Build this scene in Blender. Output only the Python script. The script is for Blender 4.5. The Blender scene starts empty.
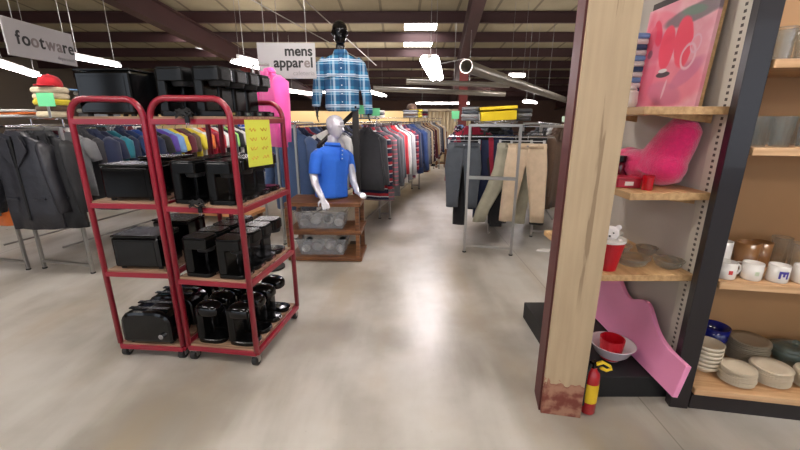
import bpy, bmesh, math, random
from mathutils import Vector, Matrix
R = math.radians
PI = math.pi
rnd = random.Random(7)
scene = bpy.context.scene
C = scene.collection

# ---------------------------------------------------------------- materials
MATS = {}
def lin(c):
    return tuple((v / 12.92 if v <= .04045 else ((v + .055) / 1.055) ** 2.4) for v in [q / 255 for q in c])

def mat(name, rgb, rough=.6, metal=0., var=.12, scale=8., bump=0., bscale=40., emit=0., alpha=1., trans=0., coat=0., spec=.5, stretch=None, sheen=0.):
    if name in MATS: return MATS[name]
    m = bpy.data.materials.new(name); m.use_nodes = True
    nt = m.node_tree; b = nt.nodes['Principled BSDF']; L = nt.links
    c = lin(rgb)
    tc = nt.nodes.new('ShaderNodeTexCoord'); mp = nt.nodes.new('ShaderNodeMapping')
    L.new(tc.outputs['Object'], mp.inputs['Vector'])
    if stretch: mp.inputs['Scale'].default_value = stretch
    nz = nt.nodes.new('ShaderNodeTexNoise'); nz.inputs['Scale'].default_value = scale; nz.inputs['Detail'].default_value = 4
    L.new(mp.outputs['Vector'], nz.inputs['Vector'])
    mx = nt.nodes.new('ShaderNodeMix'); mx.data_type = 'RGBA'
    mx.inputs['A'].default_value = (*[v * (1 - var) for v in c], 1); mx.inputs['B'].default_value = (*[min(1, v * (1 + var)) for v in c], 1)
    L.new(nz.outputs['Fac'], mx.inputs['Factor']); L.new(mx.outputs['Result'], b.inputs['Base Color'])
    b.inputs['Roughness'].default_value = rough; b.inputs['Metallic'].default_value = metal
    b.inputs['Specular IOR Level'].default_value = spec
    b.inputs['Coat Weight'].default_value = coat
    b.inputs['Transmission Weight'].default_value = trans
    b.inputs['Alpha'].default_value = alpha
    b.inputs['Sheen Weight'].default_value = sheen
    if emit:
        b.inputs['Emission Color'].default_value = (*c, 1); b.inputs['Emission Strength'].default_value = emit
    if bump:
        n2 = nt.nodes.new('ShaderNodeTexNoise'); n2.inputs['Scale'].default_value = bscale
        L.new(mp.outputs['Vector'], n2.inputs['Vector'])
        bp = nt.nodes.new('ShaderNodeBump'); bp.inputs['Strength'].default_value = bump; bp.inputs['Distance'].default_value = .01
        L.new(n2.outputs['Fac'], bp.inputs['Height']); L.new(bp.outputs['Normal'], b.inputs['Normal'])
    MATS[name] = m
    return m

class NT:
    """small helper for math node chains"""
    def __init__(s, m): s.m = m; s.nt = m.node_tree; s.L = s.nt.links; s.b = s.nt.nodes['Principled BSDF']
    def n(s, t): return s.nt.nodes.new(t)
    def math(s, op, a, b=None, c=None):
        k = s.n('ShaderNodeMath'); k.operation = op
        for i, v in enumerate((a, b, c)):
            if v is None: continue
            if isinstance(v, (int, float)): k.inputs[i].default_value = v
            else: s.L.new(v, k.inputs[i])
        return k.outputs[0]
    def mix(s, f, a, b):
        k = s.n('ShaderNodeMix'); k.data_type = 'RGBA'
        for nm, v in (('Factor', f), ('A', a), ('B', b)):
            if isinstance(v, (int, float)): k.inputs[nm].default_value = v
            elif isinstance(v, tuple): k.inputs[nm].default_value = (*v, 1)
            else: s.L.new(v, k.inputs[nm])
        return k.outputs['Result']
    def noise(s, vec, sc, detail=4):
        k = s.n('ShaderNodeTexNoise'); k.inputs['Scale'].default_value = sc; k.inputs['Detail'].default_value = detail
        s.L.new(vec, k.inputs['Vector']); return k.outputs['Fac']
    def smooth(s, v, a, b):
        k = s.n('ShaderNodeMapRange'); k.interpolation_type = 'SMOOTHSTEP'; s.L.new(v, k.inputs['Value'])
        k.inputs['From Min'].default_value = a; k.inputs['From Max'].default_value = b
        return k.outputs['Result']

def base(name, rough=.6):
    m = bpy.data.materials.new(name); m.use_nodes = True; q = NT(m)
    q.b.inputs['Roughness'].default_value = rough
    tc = q.n('ShaderNodeTexCoord'); q.obj = tc.outputs['Object']
    sp = q.n('ShaderNodeSeparateXYZ'); q.L.new(q.obj, sp.inputs[0]); q.x, q.y, q.z = sp.outputs
    return m, q

# polished concrete floor
def floor_mat():
    m, q = base('polished_concrete')
    n1 = q.noise(q.obj, .9, 6); n2 = q.noise(q.obj, 3.5, 8); n3 = q.noise(q.obj, 42, 3)
    mp = q.n('ShaderNodeMapping'); q.L.new(q.obj, mp.inputs['Vector']); mp.inputs['Scale'].default_value = (1.6, .35, 1)
    n4 = q.noise(mp.outputs['Vector'], 1.3, 5)
    c = q.mix(q.smooth(n1, .36, .66), lin((148, 141, 130)), lin((194, 190, 183)))
    c = q.mix(q.math('MULTIPLY', q.smooth(n4, .46, .66), .55), c, lin((204, 201, 194)))
    c = q.mix(q.math('MULTIPLY', q.smooth(n4, .48, .30), .5), c, lin((158, 140, 112)))
    c = q.mix(q.math('MULTIPLY', q.smooth(n2, .45, .8), .22), c, lin((172, 154, 128)))
    c = q.mix(q.math('MULTIPLY', q.smooth(n3, .68, .78), .18), c, lin((110, 98, 84)))
    # saw-cut joints in the slab
    j1 = q.math('LESS_THAN', q.math('ABSOLUTE', q.math('SUBTRACT', q.x, 1.33)), .0035)
    j2 = q.math('LESS_THAN', q.math('ABSOLUTE', q.math('SUBTRACT', q.y, 9.2)), .006)
    j3 = q.math('LESS_THAN', q.math('ABSOLUTE', q.math('ADD', q.x, 4.6)), .006)
    j = q.math('MAXIMUM', q.math('MAXIMUM', j1, j2), j3)
    c = q.mix(q.math('MULTIPLY', j, .5), c, lin((84, 74, 62)))
    # small dark chips scattered on the slab
    vo = q.n('ShaderNodeTexVoronoi'); vo.inputs['Scale'].default_value = 1.7; q.L.new(q.obj, vo.inputs['Vector'])
    c = q.mix(q.math('LESS_THAN', vo.outputs['Distance'], .022), c, lin((52, 46, 40)))
    q.L.new(c, q.b.inputs['Base Color'])
    rr = q.math('MULTIPLY_ADD', n1, .25, .20); q.L.new(rr, q.b.inputs['Roughness'])
    bp = q.n('ShaderNodeBump'); bp.inputs['Strength'].default_value = .06; bp.inputs['Distance'].default_value = .02
    q.L.new(n2, bp.inputs['Height']); q.L.new(bp.outputs['Normal'], q.b.inputs['Normal'])
    return m

def deck_mat():
    m, q = base('roof_insulation', .85)
    n1 = q.noise(q.obj, 1.2, 5)
    c = q.mix(n1, lin((146, 136, 108)), lin((184, 172, 142)))
    s = q.math('LESS_THAN', q.math('ABSOLUTE', q.math('SUBTRACT', q.math('FRACT', q.math('MULTIPLY', q.x, 1.1)), .5)), .035)
    c = q.mix(q.math('MULTIPLY', s, .6), c, lin((78, 70, 56)))
    q.L.new(c, q.b.inputs['Base Color'])
    return m

def wood_mat(name, c1, c2, axis='x', rough=.5, sc=3.):
    m, q = base(name, rough)
    mp = q.n('ShaderNodeMapping'); q.L.new(q.obj, mp.inputs['Vector'])
    mp.inputs['Scale'].default_value = {'x': (sc * .6, sc * 9, sc * 9), 'y': (sc * 9, sc * .6, sc * 9), 'z': (sc * 9, sc * 9, sc * .6)}[axis]
    n = q.noise(mp.outputs['Vector'], 1.6, 6)
    q.L.new(q.mix(q.smooth(n, .3, .7), lin(c1), lin(c2)), q.b.inputs['Base Color'])
    return m

def cladding_mat():
    m, q = base('painted_board', .65)
    mp = q.n('ShaderNodeMapping'); q.L.new(q.obj, mp.inputs['Vector']); mp.inputs['Scale'].default_value = (14, 14, 1.2)
    n = q.noise(mp.outputs['Vector'], 2.2, 6); nb = q.noise(q.obj, 16, 6)
    c = q.mix(q.smooth(n, .2, .8), lin((172, 150, 120)), lin((186, 164, 132)))
    # dark vertical scuff down the board
    near = q.math('LESS_THAN', q.math('ABSOLUTE', q.math('SUBTRACT', q.x, .115)), .012)
    sc_ = q.math('MULTIPLY', near, q.math('MULTIPLY', q.smooth(n, .46, .54), q.smooth(q.z, .55, .8)))
    c = q.mix(q.math('MULTIPLY', sc_, .6), c, lin((110, 84, 58)))
    # chipped paint at the foot showing red primer
    edge = q.math('ADD', q.z, q.math('MULTIPLY_ADD', nb, -.30, .04))
    chip = q.math('LESS_THAN', edge, .08)
    c = q.mix(chip, c, q.mix(q.smooth(nb, .4, .62), lin((120, 58, 46)), lin((168, 122, 98))))
    q.L.new(c, q.b.inputs['Base Color'])
    return m

def stripes_mat(name, bg, specs, rough=.85):
    """woven pattern: specs = (axis, period, offset, width, colour, strength)"""
    m, q = base(name, rough)
    c = lin(bg)
    n = q.noise(q.obj, 60, 2)
    c = q.mix(n, tuple(v * .85 for v in c), tuple(min(1, v * 1.12) for v in c))
    for ax, per, off, wid, col, st in specs:
        v = {'x': q.x, 'y': q.y, 'z': q.z}[ax]
        f = q.math('FRACT', q.math('ADD', q.math('DIVIDE', v, per), off + 20))
        k = q.math('LESS_THAN', q.math('ABSOLUTE', q.math('SUBTRACT', f, .5)), wid / per / 2)
        c = q.mix(q.math('MULTIPLY', k, st), c, lin(col))
    q.L.new(c, q.b.inputs['Base Color'])
    return m

def argyle_mat():
    m, q = base('argyle_knit', .9)
    u = q.math('DIVIDE', q.x, .16); v = q.math('DIVIDE', q.z, .24)
    a = q.math('FRACT', q.math('ADD', q.math('ADD', u, v), 20)); b = q.math('FRACT', q.math('ADD', q.math('SUBTRACT', u, v), 20))
    k = q.math('MULTIPLY', q.math('LESS_THAN', a, .5), q.math('LESS_THAN', b, .5))
    c = q.mix(k, lin((112, 108, 104)), lin((206, 202, 196)))
    q.L.new(c, q.b.inputs['Base Color']); return m

def print_mat(name, bg, c1, c2, sc=22.):
    m, q = base(name, .85)
    vo = q.n('ShaderNodeTexVoronoi'); vo.inputs['Scale'].default_value = sc; q.L.new(q.obj, vo.inputs['Vector'])
    n = q.noise(q.obj, sc * .7, 2)
    c = q.mix(q.math('LESS_THAN', vo.outputs['Distance'], .3), lin(bg), lin(c1))
    c = q.mix(q.smooth(n, .6, .66), c, lin(c2))
    q.L.new(c, q.b.inputs['Base Color']); return m

def pegboard_mat():
    m, q = base('slotted_steel', .45)
    f = q.math('FRACT', q.math('DIVIDE', q.z, .028))
    k = q.math('MULTIPLY', q.math('LESS_THAN', q.math('ABSOLUTE', q.math('SUBTRACT', f, .5)), .24),
               q.math('LESS_THAN', q.math('ABSOLUTE', q.math('SUBTRACT', q.y, .045)), .008))
    q.L.new(q.mix(k, lin((198, 192, 178)), lin((70, 62, 56))), q.b.inputs['Base Color']); return m

def pleat_mat():
    m, q = base('curtain_cloth', .9)
    n = q.noise(q.obj, 1.5, 3)
    q.L.new(q.mix(n, lin((186, 168, 134)), lin((216, 198, 164))), q.b.inputs['Base Color']); return m

def cloth(rgb):
    return mat('cloth_%d_%d_%d' % rgb, rgb, .88, var=.18, scale=14, bump=.25, bscale=26, sheen=.15)

FLOOR, DECK = floor_mat(), deck_mat()
RED = mat('crimson_enamel', (142, 20, 42), .32, var=.08, coat=.3)
PLY = wood_mat('plywood_board', (128, 96, 74), (176, 146, 118), 'x', .55)
BLK_GLOSS = mat('black_gloss', (7, 7, 8), .09, var=.2, coat=.0, spec=.42)
BLK_SATIN = mat('black_satin', (9, 9, 9), .26, var=.2, spec=.3)
BLK_MATTE = mat('black_matte', (18, 18, 19), .6)
CHROME = mat('chrome', (200, 200, 204), .18, 1., var=.04)
ZINC = mat('zinc_tube', (168, 166, 162), .32, .85, var=.06)
GALV = mat('galvanised_duct', (178, 172, 160), .38, .75, var=.12, scale=5)
STEEL_RED = mat('primer_red_steel', (84, 34, 32), .55, var=.15, scale=3)
STEEL_DK = mat('oxide_purlin', (66, 38, 36), .6, var=.18, scale=2)
RUBBER = mat('rubber', (30, 29, 29), .7)
GREY_SIGN = mat('grey_sign_board', (158, 155, 155), .5, var=.05, scale=3)
INK = mat('black_lettering', (16, 15, 15), .55)
INK_FADE = mat('worn_lettering', (112, 102, 100), .55)
INK_LIGHT = mat('grey_lettering', (134, 132, 132), .55)
WOOD_DK = wood_mat('walnut_board', (88, 52, 28), (132, 86, 50), 'x', .4)
WOOD_TAN = wood_mat('tan_shelf_board', (180, 140, 92), (208, 170, 122), 'y', .45)
WOOD_TANX = wood_mat('tan_shelf_board_wide', (196, 152, 108), (222, 182, 138), 'x', .45)
BROWN_BACK = mat('brown_back_panel', (176, 134, 90), .6, var=.08, scale=5)
GREY_BACK = mat('grey_back_panel', (188, 180, 170), .55, var=.06, scale=4)
TUBE = mat('fluorescent_glow', (255, 246, 250), .3, emit=17.)
TUBE_FAR = mat('fluorescent_glow_far', (255, 246, 244), .3, emit=18.)
SKYL = mat('skylight_sheet', (250, 250, 255), .3, emit=9.)
WHITE_METAL = mat('white_enamel', (226, 224, 220), .4, var=.04)
SILVER_SKIN = mat('silver_mannequin', (206, 206, 214), .22, .35, var=.04)

# ---------------------------------------------------------------- mesh builder
class MB:
    def __init__(s): s.bm = bmesh.new()
    def _add(s, verts, faces):
        vs = [s.bm.verts.new(v) for v in verts]
        for f in faces:
            try: s.bm.faces.new([vs[i] for i in f])
            except ValueError: pass
        return vs
    def box(s, x0, x1, y0, y1, z0, z1, M=None):
        v = [Vector((x, y, z)) for z in (z0, z1) for y in (y0, y1) for x in (x0, x1)]
        if M: v = [M @ p for p in v]
        s._add(v, [(0, 2, 3, 1), (4, 5, 7, 6), (0, 1, 5, 4), (1, 3, 7, 5), (3, 2, 6, 7), (2, 0, 4, 6)]); return s
    def loft(s, rings, caps=True):
        n = len(rings[0]); vs = []
        for r in rings: vs += [s.bm.verts.new(p) for p in r]
        for k in range(len(rings) - 1):
            for i in range(n):
                a, b = k * n + i, k * n + (i + 1) % n
                s.bm.faces.new([vs[a], vs[b], vs[b + n], vs[a + n]])
        if caps:
            s.bm.faces.new(list(reversed(vs[:n]))); s.bm.faces.new(vs[-n:])
        return s
    def tube(s, pts, r, seg=10, closed=False):
        pts = [Vector(p) for p in pts]; rings = []
        rr = r if isinstance(r, (list, tuple)) else [r] * len(pts)
        up = None
        for i, p in enumerate(pts):
            a = pts[i - 1] if i else p; b = pts[i + 1] if i < len(pts) - 1 else p
            t = (b - a).normalized()
            if up is None:
                up = Vector((0, 0, 1)) if abs(t.z) < .9 else Vector((1, 0, 0))
            u = (up - t * up.dot(t)).normalized(); w = t.cross(u); up = u
            q = rr[i] if isinstance(rr[i], tuple) else (rr[i], rr[i])
            rings.append([p + u * math.cos(2 * PI * k / seg) * q[0] + w * math.sin(2 * PI * k / seg) * q[1] for k in range(seg)])
        return s.loft(rings)
    def cyl(s, p0, p1, r, seg=14): return s.tube([p0, p1], r, seg)
    def lathe(s, prof, c=(0, 0, 0), seg=24):
        c = Vector(c); rings = []
        for r, z in prof:
            rings.append([c + Vector((math.cos(2 * PI * k / seg) * max(r, 1e-4), math.sin(2 * PI * k / seg) * max(r, 1e-4), z)) for k in range(seg)])
        return s.loft(rings)
    def prism(s, pts, d0, d1, axis='y'):
        def P(a, b, d): return {'y': (a, d, b), 'x': (d, a, b), 'z': (a, b, d)}[axis]
        return s.loft([[Vector(P(a, b, d0)) for a, b in pts], [Vector(P(a, b, d1)) for a, b in pts]])
    def ball(s, c, rx, ry=None, rz=None, seg=18, rings=12, M=None):
        ry = ry or rx; rz = rz or rx; c = Vector(c); rg = []
        for i in range(rings + 1):
            th = PI * i / rings; k = max(math.sin(th), 1e-3)
            rg.append([Vector((math.cos(2 * PI * j / seg) * k * rx, math.sin(2 * PI * j / seg) * k * ry, -math.cos(th) * rz)) for j in range(seg)])
        rg = [[(M @ p if M else p) + c for p in r] for r in rg]
        return s.loft(rg)
    def mesh(s, name, smooth=False):
        bmesh.ops.recalc_face_normals(s.bm, faces=s.bm.faces)
        me = bpy.data.meshes.new(name); s.bm.to_mesh(me); s.bm.free()
        if smooth:
            for p in me.polygons: p.use_smooth = True
        return me
    def build(s, name, m, parent=None, bevel=0., smooth=False, label=None, remesh=0., sub=0, loc=None):
        return obj(name, s.mesh(name, smooth), m, parent, bevel, label, remesh, sub, loc)

def obj(name, me, m, parent=None, bevel=0., label=None, remesh=0., sub=0, loc=None):
    o = bpy.data.objects.new(name, me); C.objects.link(o)
    if remesh:
        md = o.modifiers.new('r', 'REMESH'); md.mode = 'VOXEL'; md.voxel_size = remesh; md.use_smooth_shade = True
        sm = o.modifiers.new('s', 'SMOOTH'); sm.factor = .5; sm.iterations = 6
        dg = bpy.context.evaluated_depsgraph_get(); dg.update()
        me2 = bpy.data.meshes.new_from_object(o.evaluated_get(dg)); o.modifiers.clear(); o.data = me2; me2.name = name
        for p in me2.polygons: p.use_smooth = True
    if bevel:
        b = o.modifiers.new('b', 'BEVEL'); b.width = bevel; b.segments = 2; b.limit_method = 'ANGLE'; b.angle_limit = R(40)
    if sub:
        k = o.modifiers.new('s', 'SUBSURF'); k.levels = sub; k.render_levels = sub
    if m:
        if not o.data.materials: o.data.materials.append(m)
        o.material_slots[0].link = 'OBJECT'; o.material_slots[0].material = m
    if parent: o.parent = parent
    if label: o['label'] = label
    if loc: o.location = loc
    return o

def thing(name, label, cat, loc=(0, 0, 0), rz=0., group=None):
    o = bpy.data.objects.new(name, None); o.empty_display_size = .1; C.objects.link(o)
    o.location = loc; o.rotation_euler = (0, 0, rz); o['label'] = label; o['category'] = cat
    if group: o['group'] = group
    return o
def tag(o, label, cat, group=None):
    o['label'] = label; o['category'] = cat
    if group: o['group'] = group
    return o
def struct(name, mb, m, label=None, **k):
    o = mb.build(name, m, **k); o['kind'] = 'structure'
    return o
def dup(root, loc, rz, label, group=None, mats=None, scale=None):
    r = root.copy(); C.objects.link(r); r.location = loc; r.rotation_euler = (0, 0, rz); r['label'] = label
    if group: r['group'] = group
    if scale: r.scale = (scale,) * 3
    for ch in list(root.children):
        c = ch.copy(); C.objects.link(c); c.parent = r
        if mats and ch.name.split('.')[0] in mats: c.material_slots[0].material = mats[ch.name.split('.')[0]]
        for g in ch.children:
            d = g.copy(); C.objects.link(d); d.parent = c
            if mats and g.name.split('.')[0] in mats: d.material_slots[0].material = mats[g.name.split('.')[0]]
    return r
def text_mesh(s, size, emb=0., ext=.0015, align='RIGHT'):
    cu = bpy.data.curves.new('t', 'FONT'); cu.body = s; cu.size = size; cu.align_x = align; cu.offset = emb; cu.extrude = ext
    o = bpy.data.objects.new('t', cu); C.objects.link(o)
    dg = bpy.context.evaluated_depsgraph_get(); dg.update()
    me = bpy.data.meshes.new_from_object(o.evaluated_get(dg)); bpy.data.objects.remove(o)
    me.transform(Matrix.Rotation(PI / 2, 4, 'X'))
    w = max(v.co.x for v in me.vertices) - min(v.co.x for v in me.vertices)
    return me, w
def ordinal(n):
    w = ['first', 'second', 'third', 'fourth', 'fifth', 'sixth', 'seventh', 'eighth', 'ninth', 'tenth', 'eleventh', 'twelfth', 'thirteenth',
         'fourteenth', 'fifteenth', 'sixteenth', 'seventeenth', 'eighteenth', 'nineteenth', 'twentieth']
    if n < 20: return w[n]
    t = {2: 'twenty', 3: 'thirty', 4: 'forty', 5: 'fifty', 6: 'sixty'}[(n + 1) // 10]
    return (t[:-1] + 'ieth') if (n + 1) % 10 == 0 else t + '-' + w[(n + 1) % 10 - 1]

# ---------------------------------------------------------------- setting
def roofz(y): return 5.03 - .105 * y
XL, XR, YF, YB = -13., 9.5, -6., 23.
struct('floor', MB().box(XL, XR, YF, YB, -.1, 0), FLOOR)
PIT = Matrix.Translation((0, 0, 5.03)) @ Matrix.Rotation(-math.atan(.105), 4, 'X')
# roof deck with openings for the skylights
pur_y = [-4.9, -3.4, -1.9, -.4, 1.1, 2.6, 4.1, 5.65, 7.15, 8.68, 10.2, 11.7, 13.25, 14.8, 16.3, 17.8, 19.3, 20.8, 22.3]
def slab(mb, x0, x1, y0, y1, t0=0., t1=.08):
    v = [Vector((x, y, roofz(y) + t)) for t in (t0, t1) for y in (y0, y1) for x in (x0, x1)]
    mb._add(v, [(0, 2, 3, 1), (4, 5, 7, 6), (0, 1, 5, 4), (1, 3, 7, 5), (3, 2, 6, 7), (2, 0, 4, 6)])
sky_bays = [(.12, .98, 10.32, 11.58), (.12, .98, 11.82, 13.12), (-6.15, -5.55, 10.32, 11.58), (-5.95, -5.4, 11.82, 13.12)]
rb = MB()
def deck_rows(mb, x0, x1, y0, y1): slab(mb, x0, x1, y0, y1)
deck_rows(rb, XL, XR, YF, 10.32); deck_rows(rb, XL, XR, 13.12, YB)
for y0, y1 in ((10.32, 11.58), (11.82, 13.12)):
    xs = sorted([(a, b) for a, b, c, d in sky_bays if abs(c - y0) < .01]); x = XL
    for a, b in xs: deck_rows(rb, x, a, y0, y1); x = b
    deck_rows(rb, x, XR, y0, y1)
deck_rows(rb, XL, XR, 11.58, 11.82)
struct('ceiling', rb, DECK)
for k, (a, b, c, d) in enumerate(sky_bays):
    mb = MB(); slab(mb, a, b, c, d, .01, .03)
    struct('window_%d' % (k + 1), mb, SKYL)
for k, y in enumerate(pur_y):
    z1 = roofz(y) - .005; mb = MB(); h = .25
    mb.box(XL, XR, y - .012, y + .012, z1 - h, z1); mb.box(XL, XR, y - .05, y + .05, z1 - h, z1 - h + .02); mb.box(XL, XR, y - .05, y + .05, z1 - .02, z1)
    struct('trim_%d' % (k + 1), mb, STEEL_DK)
def rafter(n, xa, xb):
    # I-section rafter running down the roof slope under the purlins
    ya, yb = -5.5, 22.6
    def xx(y): return xa + (xb - xa) * (y - 8.7) / (12.3 - 8.7)
    mb = MB()
    for w, t0, t1 in ((.012, -.70, -.27), (.12, -.72, -.70), (.12, -.29, -.27)):
        v = [Vector((xx(y) + sx * w, y, roofz(y) + t)) for t in (t0, t1) for y in (ya, yb) for sx in (-1, 1)]
        mb._add(v, [(0, 2, 3, 1), (4, 5, 7, 6), (0, 1, 5, 4), (1, 3, 7, 5), (3, 2, 6, 7), (2, 0, 4, 6)])
    struct('trim_%d' % n, mb, STEEL_DK)
rafter(20, 1.52, 1.86); rafter(21, -5.1, -4.78); rafter(22, 8.0, 8.2)
WALL_DK = mat('dark_far_wall', (104, 78, 66), .8, var=.2, scale=1.2)
WALL_TAUPE = mat('taupe_wall', (142, 128, 112), .8, var=.08, scale=1.)
struct('wall_back', MB().box(XL, XR, YB, YB + .15, 0, roofz(YB)), WALL_DK)
def sidewall(n, x0, x1):
    v = []
    for x in (x0, x1): v += [Vector((x, YF, 0)), Vector((x, YB, 0)), Vector((x, YB, roofz(YB))), Vector((x, YF, roofz(YF)))]
    mb = MB(); mb._add(v, [(0, 1, 2, 3), (7, 6, 5, 4), (0, 4, 5, 1), (1, 5, 6, 2), (2, 6, 7, 3), (3, 7, 4, 0)])
    struct(n, mb, WALL_TAUPE)
sidewall('wall_left', XL - .15, XL); sidewall('wall_right', XR, XR + .15)
# shop front behind the camera: piers, sill and header around big daylight openings
fw = MB(); fw.box(XL, XR, YF - .15, YF, 0, .5); fw.box(XL, XR, YF - .15, YF, 3.3, roofz(YF))
for x in (XL, -8.6, -4.6, -.6, 3.4, 7.4): fw.box(x, x + .5, YF - .15, YF, .5, 3.3)
struct('wall_front', fw, WALL_TAUPE)
# beige partition across the far end of the aisle: board on the left, pleated cloth on the right
BEIGE = mat('beige_partition_board', (226, 196, 140), .75, var=.05, scale=1.5)
struct('wall_partition', MB().box(-9.5, .30, 13.0, 13.1, 0, 1.72), BEIGE)
pl = MB(); n = 120; r0, r1 = [], []
fr, bk = [], []
for i in range(n + 1):
    x = .32 + 2.0 * i / n; y = 12.95 + .035 * math.sin(i * .9) + .015 * math.sin(i * 2.3)
    fr.append((x, y)); bk.append((x, y + .02))
pl.prism(fr + bk[::-1], .01, 1.70, 'z')
tag(pl.build('curtain', pleat_mat(), smooth=False), 'beige pleated curtain hanging across the far end of the aisle', 'curtain')
struct('trim_23', MB().box(.30, 2.4, 12.88, 13.12, 1.71, 1.78), mat('beige_rail', (170, 152, 124), .6))

# ---------------------------------------------------------------- columns
t = thing('support_column', 'steel support column clad in a scuffed tan board beside the pink shelf unit', 'column', (.742, 1.68, 0), R(-11))
mb = MB(); H = roofz(1.7) - .25
mb.box(-.008, .004, .022, .17, 0, H); mb.box(.176, .188, .022, .17, 0, H); mb.box(.004, .176, .09, .102, 0, H)
mb.build('steel_beam', STEEL_RED, t, label='dark red steel beam')
MB().box(.0, .196, .0, .02, .0, H).build('board_cladding', cladding_mat(), t, bevel=.003, label='tan painted board with chipped foot')
def ibeam_col(loc, rz, H, label):
    t = thing('steel_column', label, 'column', loc, rz)
    mb = MB(); w = .11
    mb.box(-w, w, -w, -w + .014, .012, H); mb.box(-w, w, w - .014, w, .012, H); mb.box(-.006, .006, -w + .014, w - .014, .012, H)
    mb.build('beam', mat('far_red_steel', (120, 44, 38), .5, var=.12), t)
    MB().box(-.16, .16, -.16, .16, 0, .012).build('base_plate', STEEL_DK, t)
    return t
ibeam_col((1.86, 11.9, 0), 0, roofz(11.9) - .73, 'red steel column at the far end behind the pants rack')
ibeam_col((-4.75, 12.6, 0), 0, roofz(12.6) - .73, 'dark red steel column far left under the ceiling beam')

# ---------------------------------------------------------------- ceiling lamps
def lamp(label, p0, p1, w=.09, m=None, fat=.3):
    p0 = Vector(p0); p1 = Vector(p1); mid = (p0 + p1) / 2; L = (p1 - p0).length
    t = thing('strip_light', label, 'ceiling light', mid, math.atan2(p1.y - p0.y, p1.x - p0.x), 'fluorescent strip lights')
    mb = MB(); mb.prism([(-w * .35, .0), (w * .35, .0), (w * .3, .05), (-w * .3, .05)], -L / 2, L / 2, 'x')
    mb.build('housing', WHITE_METAL, t)
    for s in (-1, 1):
        mb = MB(); mb.cyl((-L / 2 + .03, s * w * .62, -.012), (L / 2 - .03, s * w * .62, -.012), max(.014, w * fat)); mb.build('tube', m or TUBE, t)
        mb = MB(); x = s * L * .38; top = roofz(mid.y) - mid.z - .01
        mb.cyl((x, 0, .06), (x, 0, top), .004, 6); mb.build('hanging_wire', ZINC, t)
    return t
LZ = 2.25
lamp('bright strip light seen end-on above the aisle', (.37, 5.2, 2.19), (.66, 7.4, 2.25), .10, None, .6)
lamp('strip light hanging over the left clothes rack, right of the footware sign', (-4.13, 5.2, LZ), (-4.15, 6.1, LZ), .045)
lamp('strip light at far left below the footware sign', (-4.5, 4.6, 2.1), (-5.3, 6.0, 2.1), .06)
lamp('strip light partly hidden at the left of the mens apparel sign', (-2.12, 5.4, LZ), (-1.85, 6.6, LZ), .045)
lamp('far strip light left of the plaid shirt', (-3.15, 11.4, LZ), (-2.75, 13.4, LZ), .1, TUBE_FAR)
lamp('far strip light right of the plaid shirt above the mens rack', (-.95, 11.4, LZ), (-.55, 14.0, LZ), .1, TUBE_FAR)
lamp('far strip light in the middle above the pants rack', (2.55, 9.6, 2.47), (2.95, 9.65, 2.47), .08, TUBE_FAR)
lamp('strip light above the right end of the pants rack, beside the column', (3.55, 8.2, LZ), (3.95, 8.25, LZ), .08, TUBE_FAR)
lamp('far strip light slanting low above the tan pants rack', (3.75, 11.2, 1.92), (3.2, 10.3, 1.92), .08, TUBE_FAR)
lamp('dim far strip light low over the curtain', (.6, 15.5, 2.05), (2.7, 15.6, 2.05), .08, TUBE_FAR)
for lb, p in (('added far right strip light behind the column', (5.5, 9.5)), ('added strip light deep in the hall behind the curtain', (-3.5, 17.5)), ('added strip light deep in the hall right of the curtain', (4.0, 18.0)), ('added strip light left of the aisle over the mens rack', (-3.4, 8.4))):  # lamps added to brighten the dark far hall
    lamp(lb, (p[0], p[1], 2.62), (p[0] + .3, p[1] + 2.2, 2.62), .08, TUBE_FAR)
ADDED_NEAR = mat('added_near_glow', (255, 248, 244), .3, emit=30.)  # glow for unseen overhead lamps added to brighten the near area
for k, (x, y) in enumerate(((-3.4, .4), (-.6, .9), (2.4, .6), (-3.6, 2.9), (-.5, 3.1), (2.6, 3.0), (-2, -2.5), (1.6, -2.5))):
    lamp(['left', 'middle', 'right', 'far left', 'mid', 'far right', 'rear left', 'rear right'][k] + ' unseen overhead strip light added above the near floor', (x - .6, y, 2.95), (x + .6, y, 2.95), .12, ADDED_NEAR)

# ---------------------------------------------------------------- ducts and rods
def duct(label, p0, p1, r, ring=True):
    p0, p1 = Vector(p0), Vector(p1); t = thing('air_duct', label, 'duct', p0); d = p1 - p0; mb = MB()
    u0 = d.normalized(); a = Vector((0, 0, 1)); b = u0.cross(a).normalized(); a = b.cross(u0)
    def rg(p, rr): return [p + a * math.cos(2 * PI * k / 20) * rr + b * math.sin(2 * PI * k / 20) * rr for k in range(20)]
    mb.loft([rg(d, r * .94), rg(d, r), rg(d * 0, r), rg(d * 0, r * .98), rg(u0 * .9, r * .95)], True); mb.build('pipe', GALV, t, smooth=False)
    mb = MB(); u = d.normalized()
    mb.loft([rg(u * -.01, r * 1.002), rg(u * -.01, r * 1.12), rg(u * .05, r * 1.12), rg(u * .05, r * 1.002)], False); mb.build('collar', GALV, t)
    k = 1
    while k * 1.6 < d.length:
        MB().cyl(u * (k * 1.6), u * (k * 1.6 + .04), r * 1.06, 18).build('seam_band', GALV, t); k += 1
    q = d * .6; MB().cyl(q + Vector((0, 0, r)), (q.x, q.y, roofz(p0.y + q.y) - p0.z - .01), .006, 6).build('hanger_rod', ZINC, t)
duct('thick round duct slanting away right of the red column', (.92, 5.7, 2.19), (5.9, 14.0, 2.06), .085)
duct('long horizontal duct behind the aisle light', (.15, 9.0, 2.27), (2.5, 9.3, 2.22), .055)
duct('pale horizontal duct low over the far curtain', (-.65, 10.0, 2.2), (2.7, 10.4, 2.09), .06)
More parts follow.
